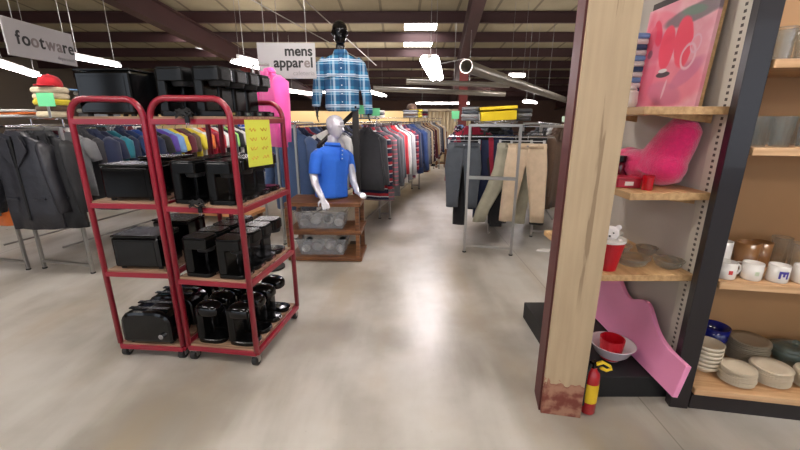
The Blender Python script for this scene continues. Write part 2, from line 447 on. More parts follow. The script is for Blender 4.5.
for k, (lb, a, b) in enumerate((('slim brace rod slanting behind the plaid shirt', (-1.9, 8.4, 3.75), (-.75, 13.0, 3.1)),
             ('slim brace rod slanting above the mens apparel sign', (-3.2, 8.0, 3.85), (-1.2, 12.5, 3.2)),
             ('slim brace rod beside the left skylights', (-5.9, 12.0, 3.45), (-3.8, 13.2, 3.05)),
             ('slim brace rod reaching the red column by the aisle light', (.55, 10.6, 2.75), (1.75, 11.2, 3.05)))):
    tag(MB().cyl(a, b, .012, 8).build('brace_rod', ZINC), lb, 'rod')

# ---------------------------------------------------------------- hanging signs
def sign(label, loc, rz, w, h, tilt, lines, wires):
    t = thing('hanging_sign', label, 'sign', loc, rz, None)
    t.rotation_euler = (0, tilt, rz)
    MB().box(0, w, 0, .012, 0, h).build('board', GREY_SIGN, t, bevel=.002)
    for s, size, x, z, m, emb in lines:
        me, ww = text_mesh(s, size, emb); obj('lettering', me, m, t, loc=(x, -.002, z))
    for x in wires: MB().cyl((x, .006, h), (x, .006, h + 1.6), .003, 6).build('wire', ZINC, t)
    return t
sign('grey hanging sign reading mens apparel', (-1.385, 4.03, 1.875), R(1), .56, .325, 0,
     [('mens', .128, .535, .21, INK, .0032), ('appar', .128, .438, .105, INK, .0032), ('e', .128, .506, .105, INK_FADE, .003), ('l', .128, .535, .105, INK, .0032), ('cafeteria', .062, .545, .03, INK_LIGHT, 0)], (.08, .48))
FW = thing('hanging_sign', 'grey hanging sign reading footware, far left', 'sign', (-3.24, 3.44, 2.005), R(93.5))
MB().box(0, .76, 0, .012, 0, .30).build('board', GREY_SIGN, FW, bevel=.002)
me, w = text_mesh('footware', .155, .002, align='LEFT'); k = .60 / w
x = .10
for ch, m in zip('footware', (INK, INK, INK_FADE, INK, INK_FADE, INK_FADE, INK, INK)):
    me, w = text_mesh(ch, .155, .0025, align='LEFT'); x0 = min(v.co.x for v in me.vertices)
    obj('lettering', me, m, FW, loc=(x - x0, -.002, .105)); x += w + .010
me, w = text_mesh('department', .045, 0); obj('lettering', me, INK_LIGHT, FW, loc=(.73, -.002, .035))
for x in (.12, .66): MB().cyl((x, .006, .30), (x, .006, 2.3), .003, 6).build('wire', ZINC, FW)

# ---------------------------------------------------------------- garments
def ring(cx, cy, z, hx, hy, n=20, ph=0., amp=0., p=2.4):
    out = []
    for k in range(n):
        a = 2 * PI * k / n; ca, sa = math.cos(a), math.sin(a)
        x = hx * math.copysign(abs(ca) ** (2 / p), ca); y = hy * math.copysign(abs(sa) ** (2 / p), sa)
        y += amp * math.sin(x * 38 + ph) + amp * .6 * math.sin(x * 71 + ph * 2)
        out.append(Vector((cx + x, cy + y, z)))
    return out
def body_mesh(L, hw, th, seed, flare=1.05, neck=.065):
    r = random.Random(seed); ph = r.random() * 6; mb = MB()
    prof = [(-.055, neck * .8, .02), (-.065, neck * 1.1, .024), (-.085, hw * .55, .026), (-.115, hw * .85, .028), (-.145, hw * .99, .028), (-.20, hw * 1.02, th * .8),
            (-.32, hw * 1.0, th), (-.32 - (L - .27) * .35, hw * .98, th), (-.32 - (L - .27) * .7, hw * flare, th * .95), (-L - .05, hw * flare, th * .9)]
    mb.loft([ring(r.uniform(-.004, .004), 0, z, a, b, 24, ph, .0 if i < 4 else min(.012, th * .3) * (i - 3) / 6) for i, (z, a, b) in enumerate(prof)])
    return mb.mesh('body', True)
def sleeve_mesh(side, L, hw, seed, rr=.055):
    r = random.Random(seed); mb = MB(); s = side
    dx, dy = r.uniform(.02, .06), r.uniform(-.03, .03)
    pts = [(s * hw * .82, 0, -.135), (s * (hw + .005), 0, -.175), (s * (hw + .02), dy * .3, -.175 - L * .35), (s * (hw + .02 + dx * .5), dy * .7, -.175 - L * .7), (s * (hw + .015 + dx), dy, -.175 - L)]
    mb.tube(pts, [(rr * .5, rr * .6), (rr * .7, rr * 1.1), (rr * .62, rr * 1.05), (rr * .58, rr * .9), (rr * .5, rr * .75)], 12)
    return mb.mesh('sleeve', True)
def collar_mesh(hw, big=False):
    mb = MB(); k = 1.5 if big else 1.
    mb.loft([ring(0, 0, -.075 * (1), .085 * k, .045, 18), ring(0, 0, -.045, .062 * k, .036, 18), ring(0, .0, -.028, .055 * k, .032, 18), ring(0, 0, -.05, .045 * k, .022, 18)], True)
    for s in (-1, 1):
        mb.prism([(s * .005, -.07), (s * .055 * k, -.045), (s * .075 * k, -.095 * k), (s * .03, -.115 * k)], -.052, -.044, 'y')
    return mb.mesh('collar', False)
def hanger_mesh(w=.19):
    mb = MB()
    mb.tube([(.0, -.012, -.002), (0, .004, .010), (0, .020, .002), (0, .018, -.014), (0, .0, -.026), (0, 0, -.058)], .003, 6)
    mb.tube([(-w, 0, -.125), (-.03, 0, -.062), (.03, 0, -.062), (w, 0, -.125)], .006, 6)
    return mb.mesh('hanger')
def pants_mesh(L, hw, spread, seed, th=.03):
    mb = MB(); r = random.Random(seed); ph = r.random() * 6
    for s in (-1, 1):
        prof = [(-.09, .0, hw * .50), (-.16, .0, hw * .52), (-.26, .01, hw * .56), (-.36, .03 + spread * .05, hw * .52), (-.36 - (L - .36) * .4, .05 + spread * .4, hw * .42), (-.36 - (L - .36) * .8, .06 + spread * .85, hw * .36), (-L - .02, .06 + spread, hw * .34)]
        mb.loft([ring(s * (hw * .48 + dx), s * .002, z, a, th if z < -.1 else th * .8, 16, ph + s, .004) for z, dx, a in prof])
    return mb.mesh('legs', True)
def waist_mesh(hw, th=.034):
    mb = MB(); mb.loft([ring(0, 0, -.115, hw * 1.01, th, 22), ring(0, 0, -.07, hw * .985, th * .9, 22)])
    return mb.mesh('waistband', True)
def clip_hanger_mesh(w=.17):
    mb = MB()
    mb.tube([(.0, -.012, -.002), (0, .004, .010), (0, .020, .002), (0, .018, -.014), (0, .0, -.026), (0, 0, -.04)], .003, 6)
    mb.tube([(-w, 0, -.045), (w, 0, -.045)], .004, 6)
    for s in (-1, 1): mb.box(s * w - .012, s * w + .012, -.012, .012, -.085, -.035)
    return mb.mesh('hanger')
GM = {}
for v in range(3):
    GM['body', 'shirt', v] = body_mesh(.72 + .05 * v, .205, .030, v); GM['body', 'tee', v] = body_mesh(.66 + .04 * v, .21, .024, 10 + v)
    GM['body', 'jacket', v] = body_mesh(.74 + .05 * v, .235, .055, 20 + v, 1.02, .085)
    for s in (-1, 1):
        GM['sleeve', 'shirt', v, s] = sleeve_mesh(s, .52, .205, 30 + v); GM['sleeve', 'tee', v, s] = sleeve_mesh(s, .17, .21, 40 + v, .068)
        GM['sleeve', 'jacket', v, s] = sleeve_mesh(s, .56, .235, 50 + v, .078)
    GM['legs', v] = pants_mesh(.86 + .04 * v, .20, .02, 60 + v)
GM['collar'] = collar_mesh(.2); GM['collar_big'] = collar_mesh(.2, True); GM['hanger'] = hanger_mesh(); GM['clip'] = clip_hanger_mesh(); GM['waist'] = waist_mesh(.20)
HANG = [mat('clear_hanger', (190, 190, 192), .3, var=.03), mat('black_hanger', (26, 26, 27), .4)]
def garment(kind, m, label, group, loc, rz, v=0, dark=0, cat=None, collar=True, scale=1., m2=None):
    nm = {'shirt': 'long_sleeved_shirt', 'tee': 't_shirt', 'jacket': 'jacket', 'pants': 'trousers'}[kind]
    t = thing(nm, label, cat or {'shirt': 'shirt', 'tee': 't-shirt', 'jacket': 'jacket', 'pants': 'pants'}[kind], loc, rz, group)
    t.scale = (scale,) * 3
    if kind == 'pants':
        obj('hanger', GM['clip'], HANG[dark], t); obj('legs', GM['legs', v], m, t); obj('waistband', GM['waist'], m, t)
    else:
        obj('hanger', GM['hanger'], HANG[dark], t); obj('body', GM['body', kind, v], m, t)
        for s in (-1, 1): obj('sleeve', GM['sleeve', kind, v, s], m2 or m, t)
        if kind != 'tee': obj('collar', GM['collar_big' if kind == 'jacket' else 'collar'], m2 or m, t)
    return t
COL = {'black': (24, 24, 27), 'charcoal': (52, 52, 56), 'grey': (116, 118, 122), 'pale grey': (170, 170, 170), 'navy': (28, 38, 68), 'dark blue': (34, 58, 104), 'blue': (40, 84, 168),
       'royal blue': (36, 66, 190), 'light blue': (120, 160, 210), 'teal': (24, 112, 128), 'denim blue': (58, 80, 116), 'purple': (92, 70, 160), 'yellow': (228, 206, 60), 'orange': (226, 116, 48), 'red': (190, 26, 40),
       'crimson': (150, 22, 52), 'maroon': (92, 24, 40), 'pink': (232, 96, 150), 'magenta': (206, 60, 132), 'white': (222, 220, 216), 'cream': (224, 208, 176), 'tan': (196, 160, 116), 'brown': (92, 70, 54),
       'green': (60, 140, 80), 'lime green': (150, 214, 110), 'olive': (104, 106, 78), 'sage': (170, 166, 146), 'khaki': (176, 152, 112), 'slate': (78, 84, 92)}
def cl(n): return cloth(COL[n])
PAT = {'striped navy and red': stripes_mat('stripe_cloth_a', (30, 36, 62), [('z', .09, 0, .03, (170, 34, 46), 1), ('z', .09, .25, .01, (220, 220, 220), 1)]),
       'striped blue and white': stripes_mat('stripe_cloth_b', (36, 76, 160), [('z', .12, .1, .02, (230, 232, 236), 1), ('x', .14, 0, .012, (230, 232, 236), .8)]),
       'striped grey and pink': stripes_mat('stripe_cloth_c', (128, 120, 126), [('z', .05, 0, .014, (206, 110, 126), 1)]),
       'plaid red and navy': stripes_mat('plaid_cloth_r', (150, 30, 44), [('x', .09, 0, .03, (32, 36, 64), .7), ('z', .09, .2, .03, (32, 36, 64), .7), ('z', .09, .5, .006, (226, 220, 210), .8)]),
       'patterned maroon': print_mat('print_cloth_m', (60, 26, 44), (190, 170, 176), (150, 50, 70)),
       'patterned navy': print_mat('print_cloth_n', (30, 34, 58), (214, 210, 214), (150, 60, 80))}
def gmat(n): return PAT[n] if n in PAT else cl(n)

# clothes racks: two H-shaped end frames, a top rail and a lower rail
def rack(label, start, rz, L, spread=.3, H=1.42, mid=False, cross=None, ext=0., y0=0.):
    """local y runs along the rail, the near end frame stands at y = 0"""
    t = thing('clothes_rack', label, 'clothes rack', (start[0], start[1], 0), rz)
    for y in ((y0, L / 2, L) if mid else (0, L)):
        mb = MB(); r = .014
        for s in (-1, 1): mb.box(s * spread - r, s * spread + r, y - r, y + r, 0.012, H)
        mb.box(-spread, spread, y - r, y + r, .07, .07 + 2 * r); mb.box(-spread, spread, y - r, y + r, H - .03, H)
        if cross and y == 0: mb.box(-spread, spread, y - r * 1.2, y + r * 1.2, cross - .018, cross + .018)
        mb.build('end_frame', ZINC, t, bevel=.003)
        for s in (-1, 1): MB().cyl((s * spread, y, 0), (s * spread, y, .012), .022).build('foot', RUBBER, t)
    MB().cyl((0, -ext, H), (0, L, H), .0125).build('top_rail', CHROME, t)
    MB().cyl((0, 0, .25), (0, L, .25), .010).build('lower_rail', ZINC, t)
    return t
YAW = R(-12.5); DX, DY = math.sin(-YAW), math.cos(YAW)
def along(start, q, off=0., z=1.42):
    return (start[0] + DX * q + DY * off, start[1] + DY * q - DX * off, z)

# left rack with the jackets at its near end
A0 = (-3.38, 3.64)
rack('long chrome clothes rack on the left, its near end holding dark jackets', A0, YAW, 5.3, .31, ext=.22)
G = 'clothes on the left rack'
rowA = [('tee', 'grey'), ('shirt', 'charcoal'), ('jacket', 'navy'), ('tee', 'navy'), ('tee', 'teal'), ('shirt', 'navy'), ('tee', 'dark blue'), ('tee', 'blue'), ('shirt', 'navy'), ('tee', 'black'), ('tee', 'purple'),
        ('tee', 'light blue'), ('tee', 'yellow'), ('tee', 'maroon'), ('tee', 'brown'), ('tee', 'yellow'), ('tee', 'white'), ('tee', 'orange'), ('tee', 'crimson'), ('tee', 'red'), ('tee', 'white'), ('jacket', 'charcoal'),
        ('tee', 'lime green'), ('tee', 'black'), ('tee', 'white'), ('shirt', 'charcoal'), ('jacket', 'striped blue and white'), ('jacket', 'royal blue'), ('tee', 'blue'), ('tee', 'white'), ('tee', 'crimson'), ('shirt', 'blue'),
        ('jacket', 'black'), ('tee', 'cream'), ('tee', 'tan'), ('tee', 'crimson'), ('tee', 'lime green'), ('jacket', 'black'), ('tee', 'magenta'), ('tee', 'pink'), ('tee', 'white'), ('tee', 'black'), ('tee', 'magenta'), ('shirt', 'red'), ('shirt', 'navy')]
q = .32
for i, (k, c) in enumerate(rowA):
    garment(k, gmat(c), '%s %s, %s behind the dark jackets on the left rack' % (c, {'tee': 't-shirt', 'shirt': 'shirt', 'jacket': 'jacket'}[k], ordinal(i)), G, along(A0, q), YAW + R(rnd.uniform(-8, 8)), i % 3, i % 2, scale=rnd.uniform(.96, 1.06))
    q += .125 if k == 'jacket' else .104
LEA = mat('worn_black_leather', (44, 44, 50), .42, var=.35, scale=9, bump=.5, bscale=18)
LEB = mat('black_twill', (26, 26, 29), .7, var=.25, scale=10, bump=.4, bscale=22)
for mm, lab, q_, off, rot in ((LEA, 'dark grey jacket with open lapels facing out at the near end of the left rack', -.15, -.0, 10), (LEB, 'black open jacket right behind the dark grey jacket on the left rack', -.045, .17, 2)):
    g = garment('jacket', mm, lab, G, along(A0, q_, off), YAW + R(rot), 2, 1, scale=1.04)
    for s_ in (-1, 1):
        MB().prism([(s_ * .012, -.34), (s_ * .03, -.10), (s_ * .085, -.07), (s_ * .125, -.20), (s_ * .075, -.26)], -.070, -.058, 'y').build('lapel', mm, g, bevel=.003)
        MB().box(s_ * .125 - .055, s_ * .125 + .055, -.064, -.054, -.62, -.60).build('pocket_welt', mm, g, bevel=.002)
    MB().box(-.010, .010, -.068, -.052, -.80, -.10).build('front_opening', BLK_MATTE, g)
    MB().box(-.025, .025, -.050, -.044, -.135, -.105).build('neck_label', cl('white'), g)
A1 = (-4.05, 3.72)
rack('second chrome clothes rack at the far left edge', A1, YAW, 4.0, .24, ext=.2)
garment('shirt', argyle_mat(), 'grey and white argyle sweater at the near end of the far left rack', None, along(A1, -.14, .06), YAW + R(5), 1, 1, cat='sweater')
garment('shirt', cl('orange'), 'orange shirt behind the argyle sweater at far left', None, along(A1, -.05, .05), YAW + R(5), 2, 0, scale=1.08)
for i in range(14):
    c = ['black', 'grey', 'navy', 'maroon', 'white', 'charcoal', 'olive'][i % 7]
    garment('shirt', cl(c), '%s shirt, %s behind the orange shirt on the far left rack' % (c, ordinal(i)), 'clothes on the far left rack', along(A1, .38 + .13 * i), YAW + R(rnd.uniform(-5, 5)), i % 3, i % 2)

# mens rack running down the left side of the aisle
C0 = (-.44, 4.80)
rack('long chrome mens rack running down the left of the aisle', C0, YAW, 7.2, .08, mid=True, y0=.95)
rowC = [('shirt', 'charcoal'), ('shirt', 'striped navy and red'), ('shirt', 'striped grey and pink'), ('jacket', 'slate'), ('shirt', 'grey'), ('shirt', 'crimson'), ('jacket', 'slate'), ('shirt', 'charcoal'), ('shirt', 'red'), ('shirt', 'red'), ('shirt', 'white'), ('shirt', 'charcoal'), ('shirt', 'pale grey'), ('shirt', 'plaid red and navy'),
        ('shirt', 'grey'), ('jacket', 'navy'), ('shirt', 'patterned maroon'), ('shirt', 'navy'), ('jacket', 'dark blue'), ('shirt', 'navy'), ('shirt', 'charcoal'), ('jacket', 'grey'), ('shirt', 'slate'), ('shirt', 'patterned maroon'), ('shirt', 'patterned navy'), ('shirt', 'brown'),
        ('shirt', 'cream'), ('shirt', 'patterned maroon'), ('shirt', 'tan'), ('shirt', 'tan'), ('shirt', 'maroon'), ('shirt', 'cream'), ('shirt', 'black'), ('shirt', 'tan'), ('shirt', 'pale grey'), ('shirt', 'white'), ('shirt', 'patterned maroon'), ('shirt', 'cream'), ('shirt', 'grey'),
        ('shirt', 'navy'), ('shirt', 'white'), ('shirt', 'maroon'), ('shirt', 'tan'), ('shirt', 'cream'), ('shirt', 'brown'), ('shirt', 'white')]
q = .1
for i, (k, c) in enumerate(rowC):
    garment(k, gmat(c), '%s %s, %s from the near end of the aisle rack' % (c, 'jacket' if k == 'jacket' else 'shirt', ordinal(i)), 'clothes on the mens rack', along(C0, q, rnd.uniform(-.03, .03)), YAW + R(rnd.uniform(-16, 16)), i % 3, i % 2, scale=rnd.uniform(1.05, 1.26))
    q += .17 if k == 'jacket' else .148

# denim rack left of the blue polo mannequin
F0 = (-1.30, 4.46)
rack('chrome rack of denim left of the polo mannequin, lengthened to block light', F0, YAW, 5.6, .12)
for i, (k, c) in enumerate((('jacket', 'denim blue'), ('jacket', 'navy'), ('shirt', 'crimson'), ('jacket', 'denim blue'), ('shirt', 'navy'), ('shirt', 'black'), ('shirt', 'denim blue'), ('shirt', 'grey'), ('shirt', 'navy')) + tuple((('jacket', 'shirt')[k % 2], ('charcoal', 'navy', 'black', 'grey', 'brown', 'denim blue', 'maroon')[k % 7]) for k in range(21))):  # trailing garments added to block light from under the aisle rack
    garment(k, cl(c), '%s %s, %s from the near end of the denim rack' % (c, 'jacket' if k == 'jacket' else 'shirt', ordinal(i)), 'clothes on the denim rack', along(F0, .12 + .18 * i), YAW + R(rnd.uniform(-6, 6)), 2, 0, scale=1.12)
# printed tee shown face-out behind the mannequin
tt = garment('tee', cl('white'), 'white t-shirt with a black and orange print behind the polo mannequin', None, (-.83, 4.66, 1.42), YAW, 1, 1)
mb = MB()
for i in range(5): mb.box(-.12 + .05 * i, -.085 + .05 * i, -.036, -.030, -.27 + .01 * (i % 2), -.225 + .014 * (i % 3))
mb.build('chest_print', mat('print_black', (24, 22, 24), .7), tt)
MB().box(-.10, .10, -.037, -.030, -.33, -.285).build('chest_print', cl('orange'), tt)
# tall stand holding a pink hoodie above the rack
t = thing('display_stand', 'tall chrome stand carrying the pink hoodie behind the red carts', 'stand', (-1.33, 3.72, 0))
MB().cyl((0, 0, .02), (0, 0, 1.96), .011).build('post', ZINC, t); MB().cyl((0, 0, 0), (0, 0, .02), .13, 24).build('base', BLK_MATTE, t)
MB().cyl((0, 0, 1.96), (.16, -.04, 1.96), .009).build('arm', ZINC, t)
garment('jacket', mat('hot_pink_fleece', (240, 84, 170), .85, sheen=.3), 'hot pink hoodie hanging high behind the red carts', None, (-1.18, 3.685, 1.955), R(-48), 0, 0, cat='hoodie', scale=.9)

# ---------------------------------------------------------------- pants rack right of the aisle
D0 = (1.0, 4.15)
rack('chrome pants rack with a ladder-like end frame right of the aisle', D0, YAW, 2.6, .26, H=1.44, cross=.87)
rowD = [('shirt', 'black'), ('pants', 'navy'), ('pants', 'black'), ('pants', 'slate'), ('shirt', 'charcoal'), ('pants', 'black'), ('pants', 'navy'), ('shirt', 'black'), ('pants', 'charcoal'), ('pants', 'black'), ('pants', 'navy'), ('pants', 'grey')]
for i, (k, c) in enumerate(rowD):
    garment(k, cl(c), '%s %s, %s behind the tan pants on the pants rack' % (c, 'pants' if k == 'pants' else 'shirt', ordinal(i)), 'clothes on the pants rack', along(D0, .50 + .16 * i, z=1.44), YAW + R(rnd.uniform(-8, 8)), i % 3, 1, scale=1.15)
for k_, (c_, x_) in enumerate((('navy', .10), ('black', .34), ('black', -.14))):
    garment('pants', cl(c_), ('long navy pants right behind the sage pants', 'long black pants right behind the tan pants', 'long black pants right behind the slate pants')[k_], 'clothes on the pants rack', (D0[0] + x_ * DY + .38 * DX, D0[1] - x_ * DX + .38 * DY, 1.40), YAW, k_, 1, scale=1.22)
fo = MB(); fo.cyl((-.30, .38, 1.41), (.50, .38, 1.41), .009); fo.cyl((-.50, .20, 1.30), (.62, .20, 1.30), .009)
for x in (-.25, .25): fo.cyl((x, .20, 1.30), (x, .0, 1.42), .007)
fo.build('face_out_bar', CHROME, [o for o in C.objects if o.get('label', '').startswith('chrome pants rack')][0])
def hung_pants(label, m, loc, rz, hw, L, spreadL, spreadR, dx=0.):
    t = thing('trousers', label, 'pants', loc, rz)
    obj('hanger', GM['clip'], HANG[0], t)
    mb = MB()
    for s, sp in ((-1, spreadL), (1, spreadR)):
        prof = [(-.09, .0, hw * .50), (-.16, .0, hw * .53), (-.27, .005, hw * .57), (-.36, .02, hw * .54), (-.36 - (L - .36) * .4, .02 + sp * .4, hw * .46), (-.36 - (L - .36) * .8, .02 + sp * .85, hw * .40), (-L - .02, .02 + sp, hw * .38)]
        mb.loft([ring(s * (hw * .49 + d), s * .003, z, a, .034 if z < -.1 else .026, 18, s + L, .006) for z, d, a in prof])
    mb.build('legs', m, t, smooth=True)
    mb = MB(); mb.loft([ring(0, 0, -.12, hw * 1.02, .036, 22), ring(0, 0, -.07, hw * .98, .03, 22)]); mb.build('waistband', m, t, smooth=True)
    for s in (-1, 1): MB().box(s * hw * .55 - .006, s * hw * .55 + .006, -.042, -.030, -.125, -.065).build('belt_loop', m, t)
    MB().cyl((0, -.04, -.095), (0, -.032, -.095), .009).build('button', CHROME, t)
    return t
def dp(x, y, z): return (D0[0] + x * DY + y * DX, D0[1] - x * DX + y * DY, z)
hung_pants('slate grey pants hung face-out at the left of the pants rack', cl('slate'), dp(-.33, .24, 1.30), YAW + R(4), .185, .80, .0, .0)
hung_pants('tan khaki pants hung face-out at the front of the pants rack', cloth((208, 186, 158)), dp(.36, .20, 1.30), YAW, .205, .93, .05, .05)
hung_pants('pale sage pants with spread legs behind the tan pants', cl('sage'), dp(.24, .30, 1.30), YAW + R(3), .20, .98, .24, -.02)
garment('shirt', PAT['patterned navy'], 'dark floral shirt at the far left side of the pants rack', None, (.70, 4.75, 1.44), R(62), 1, 1)
garment('shirt', cl('light blue'), 'light blue shirt behind the floral shirt on the pants rack', None, (.80, 5.25, 1.44), R(62), 0, 1)
garment('jacket', cl('crimson'), 'red jacket between the slate pants and the tan pants', None, (.84, 4.60, 1.44), R(-12), 0, 1, scale=.92)
# coat rack behind, to the right
E0 = (1.95, 4.75)
rack('chrome coat rack behind the column, right of the tan pants', E0, YAW, 2.4, .24, H=1.42)
B0 = (1.62, 6.6)
rack('chrome rack of dark clothes farther back behind the pants rack', B0, YAW, 3.2, .2)
for i in range(20):
    c = ('black', 'charcoal', 'navy', 'brown', 'grey', 'black', 'maroon')[i % 7]
    garment('shirt', cl(c), '%s shirt, %s on the dark rack behind the pants rack' % (c, ordinal(i)), 'clothes on the far dark rack', along(B0, .12 + .15 * i), YAW + R(rnd.uniform(-10, 30)), i % 3, 1, scale=1.2)
for i, c in enumerate(('brown', 'brown', 'pale grey', 'grey', 'charcoal', 'black', 'brown', 'slate', 'black', 'charcoal')):
    garment('jacket', cl(c), '%s coat, %s from the near end behind the column' % (c, ordinal(i)), 'coats on the rack behind the column', along(E0, .1 + .2 * i), YAW + R(rnd.uniform(46, 58)), 2, 1, cat='coat', scale=1.14)

# ---------------------------------------------------------------- things lying on top of the racks
def heap(name, label, cat, loc, rz, sx, sy, h, layers, mats, group=None):
    """a folded pile: each layer is a soft slab"""
    t = thing(name, label, cat, loc, rz, group); r = random.Random(len(label)); z = 0
    for k in range(layers):
        hh = h / layers; a, b = sx * r.uniform(.85, 1.), sy * r.uniform(.85, 1.)
        rings = [ring(0, 0, z + .002, a * .94, b * .94, 24, k, .0, 3.5), ring(0, 0, z + hh * .35, a, b, 24, k, .003, 3.5), ring(0, 0, z + hh * .75, a * .99, b * .98, 24, k, .003, 3.5), ring(0, 0, z + hh, a * .9, b * .88, 24, k, 0, 3.5)]
        MB().loft(rings).build('fold', mats[k % len(mats)], t, smooth=True); z += hh
    return t
def cap(label, loc, rz, m, group=None):
    t = thing('baseball_cap', label, 'cap', loc, rz, group)
    MB().lathe([(0, -.012), (.094, -.012), (.098, .01), (.092, .045), (.07, .08), (.035, .097), (0, .1)]).build('crown', m, t, smooth=True)
    MB().loft([ring(0, -.13, -.012, .075, .075, 18), ring(0, -.14, .0, .07, .07, 18)]).build('brim', m, t, smooth=True)
    MB().ball((0, 0, .1), .01).build('button', m, t)
    return t
def card(label, loc, rz, w, h, m, post=.05):
    t = thing('price_card', label, 'price card', loc, rz)
    MB().box(-w / 2, w / 2, 0, .004, post, post + h).build('card', m, t)
    MB().box(-.012, .012, .004, .012, 0, post + h * .6).build('clip', ZINC, t)
    return t
MINT = mat('mint_card', (120, 226, 160), .6, var=.04)
# top shelf of the left racks
def wire_shelf(label, start, L, z, w=.24):
    t = thing('wire_shelf', label, 'shelf', (start[0], start[1], 0), YAW)
    mb = MB()
    for k in range(9): mb.cyl((-w + 2 * w * k / 8, 0, z), (-w + 2 * w * k / 8, L, z), .004, 6)
    mb.build('wires', CHROME, t)
    for y in (.03, L - .03):
        mb = MB(); mb.cyl((-w, y, z - .008), (w, y, z - .008), .006, 8)
        for s in (-1, 1): mb.cyl((s * w * .8, y, z - .01), (s * w * .8, y, 1.42), .006, 8)
        mb.build('bracket', CHROME, t)
    return t
wire_shelf('chrome wire shelf on top of the left rack', along(A0, .1), 2.6, 1.50)
wire_shelf('chrome wire shelf on top of the far left rack', along(A1, .05), 2.4, 1.50, .2)
wire_shelf('chrome wire shelf on top of the mens rack left of the aisle', along(C0, .1), 6.9, 1.50, .16)
wire_shelf('chrome wire shelf on top of the pants rack', along(D0, .02), 2.2, 1.462, .22)
card('mint green price card on the left rack beside the red cart', along(A0, .12, .06, 1.505), R(-4), .17, .12, MINT, .10)
card('mint green price card at the far left edge', along(A1, .08, .10, 1.505), R(-4), .17, .14, MINT, .10)
heap('folded_clothes', 'pale grey folded clothes on top of the left rack by the mint card', 'clothes', along(A0, .62, .06, 1.506), YAW, .19, .16, .26, 6, [cl('grey'), cl('white'), cl('charcoal'), cl('grey')])
heap('folded_clothes', 'white and orange folded clothes on top of the far left rack', 'clothes', along(A1, .42, .0, 1.506), YAW, .18, .13, .08, 3, [cl('white'), cl('orange'), cl('white')])
heap('folded_clothes', 'yellow and cream folded clothes piled high on the left rack', 'clothes', along(A0, .28, -.08, 1.506), YAW, .15, .12, .28, 5, [cl('cream'), cl('brown'), cl('yellow'), cl('cream')])
cap('red cap on the yellow folded clothes at far left', along(A0, .28, -.06, 1.80), R(20), cl('red'))
cap('pale blue cap on the folded clothes of the left rack', along(A0, .60, .02, 1.78), R(-30), cl('light blue'))
heap('folded_clothes', 'white and black folded clothes on the mens rack behind the polo mannequin', 'clothes', along(C0, .45, -.0, 1.506), YAW, .14, .2, .09, 3, [cl('white'), cl('charcoal'), cl('white')])
heap('folded_clothes', 'brown and grey folded clothes at the middle of the mens rack top', 'clothes', along(C0, 3.0, -.0, 1.506), YAW, .15, .22, .14, 4, [cl('grey'), cl('brown'), cl('pale grey')])
heap('folded_clothes', 'yellow folded cloth on the mens rack top', 'clothes', along(C0, 3.6, .0, 1.506), YAW, .14, .18, .17, 3, [cl('yellow')])
heap('folded_clothes', 'red and white folded clothes at the far part of the mens rack top', 'clothes', along(C0, 4.25, .0, 1.506), YAW, .15, .22, .18, 4, [cl('white'), cl('crimson'), cl('charcoal')])
cap('dark cap on the brown folded clothes of the mens rack', along(C0, 3.0, .02, 1.67), R(60), cl('brown'))
card('mint green price card behind the polo mannequin, left', along(C0, .2, -.1, 1.506), R(-6), .14, .11, MINT, .04)
card('mint green price card right of the black display post', along(C0, .12, .12, 1.506), R(-6), .10, .09, MINT, .02)
# on the pants rack
t = thing('shoe_box', 'yellow and white shoe box tilted on top of the pants rack', 'box', (1.075, 4.42, 1.482), R(-3))
t.rotation_euler = (R(3), R(-3), R(-4))
MB().box(-.19, .19, -.13, .13, 0, .095).build('box_body', mat('yellow_card', (226, 196, 20), .55, var=.05), t, bevel=.003)
MB().box(-.197, .197, -.137, .137, .03, .062, Matrix.Translation((0, 0, .072)) @ Matrix.Rotation(R(-5), 4, 'X')).build('lid', mat('yellow_card_lid', (234, 204, 30), .55, var=.05), t, bevel=.003)
MB().box(-.203, -.199, -.11, .11, .01, .09).build('end_label', mat('white_card', (232, 230, 226), .6, var=.03), t)
heap('folded_clothes', 'grey folded clothes under the left end of the yellow shoe box', 'clothes', (.80, 4.50, 1.468), YAW, .11, .16, .15, 4, [cl('grey'), cl('pale grey'), cl('slate')])
heap('folded_clothes', 'dark folded clothes at the right end of the yellow shoe box', 'clothes', (1.37, 4.46, 1.468), YAW, .10, .14, .13, 3, [cl('charcoal'), cl('grey')])
cap('red cap behind the slate pants on the pants rack', along(D0, 1.5, -.16, 1.482), R(30), cl('crimson'))
card('small mint card at the left corner of the pants rack', (.66, 4.75, 1.46), R(-5), .09, .09, MINT, .03)
card('small white card on the coat rack', along(E0, .1, .06, 1.42), R(-5), .11, .07, mat('white_green_card', (206, 230, 206), .6), .03)
tag(MB().prism([(-.09, -.02), (.04, -.06), (.10, .02), (.02, .05), (-.05, .03)], .001, .012, 'z').build('paper_scrap', mat('white_paper', (232, 228, 224), .7), loc=(1.68, 4.25, 0)), 'crumpled white paper on the floor beside the pants rack', 'paper')

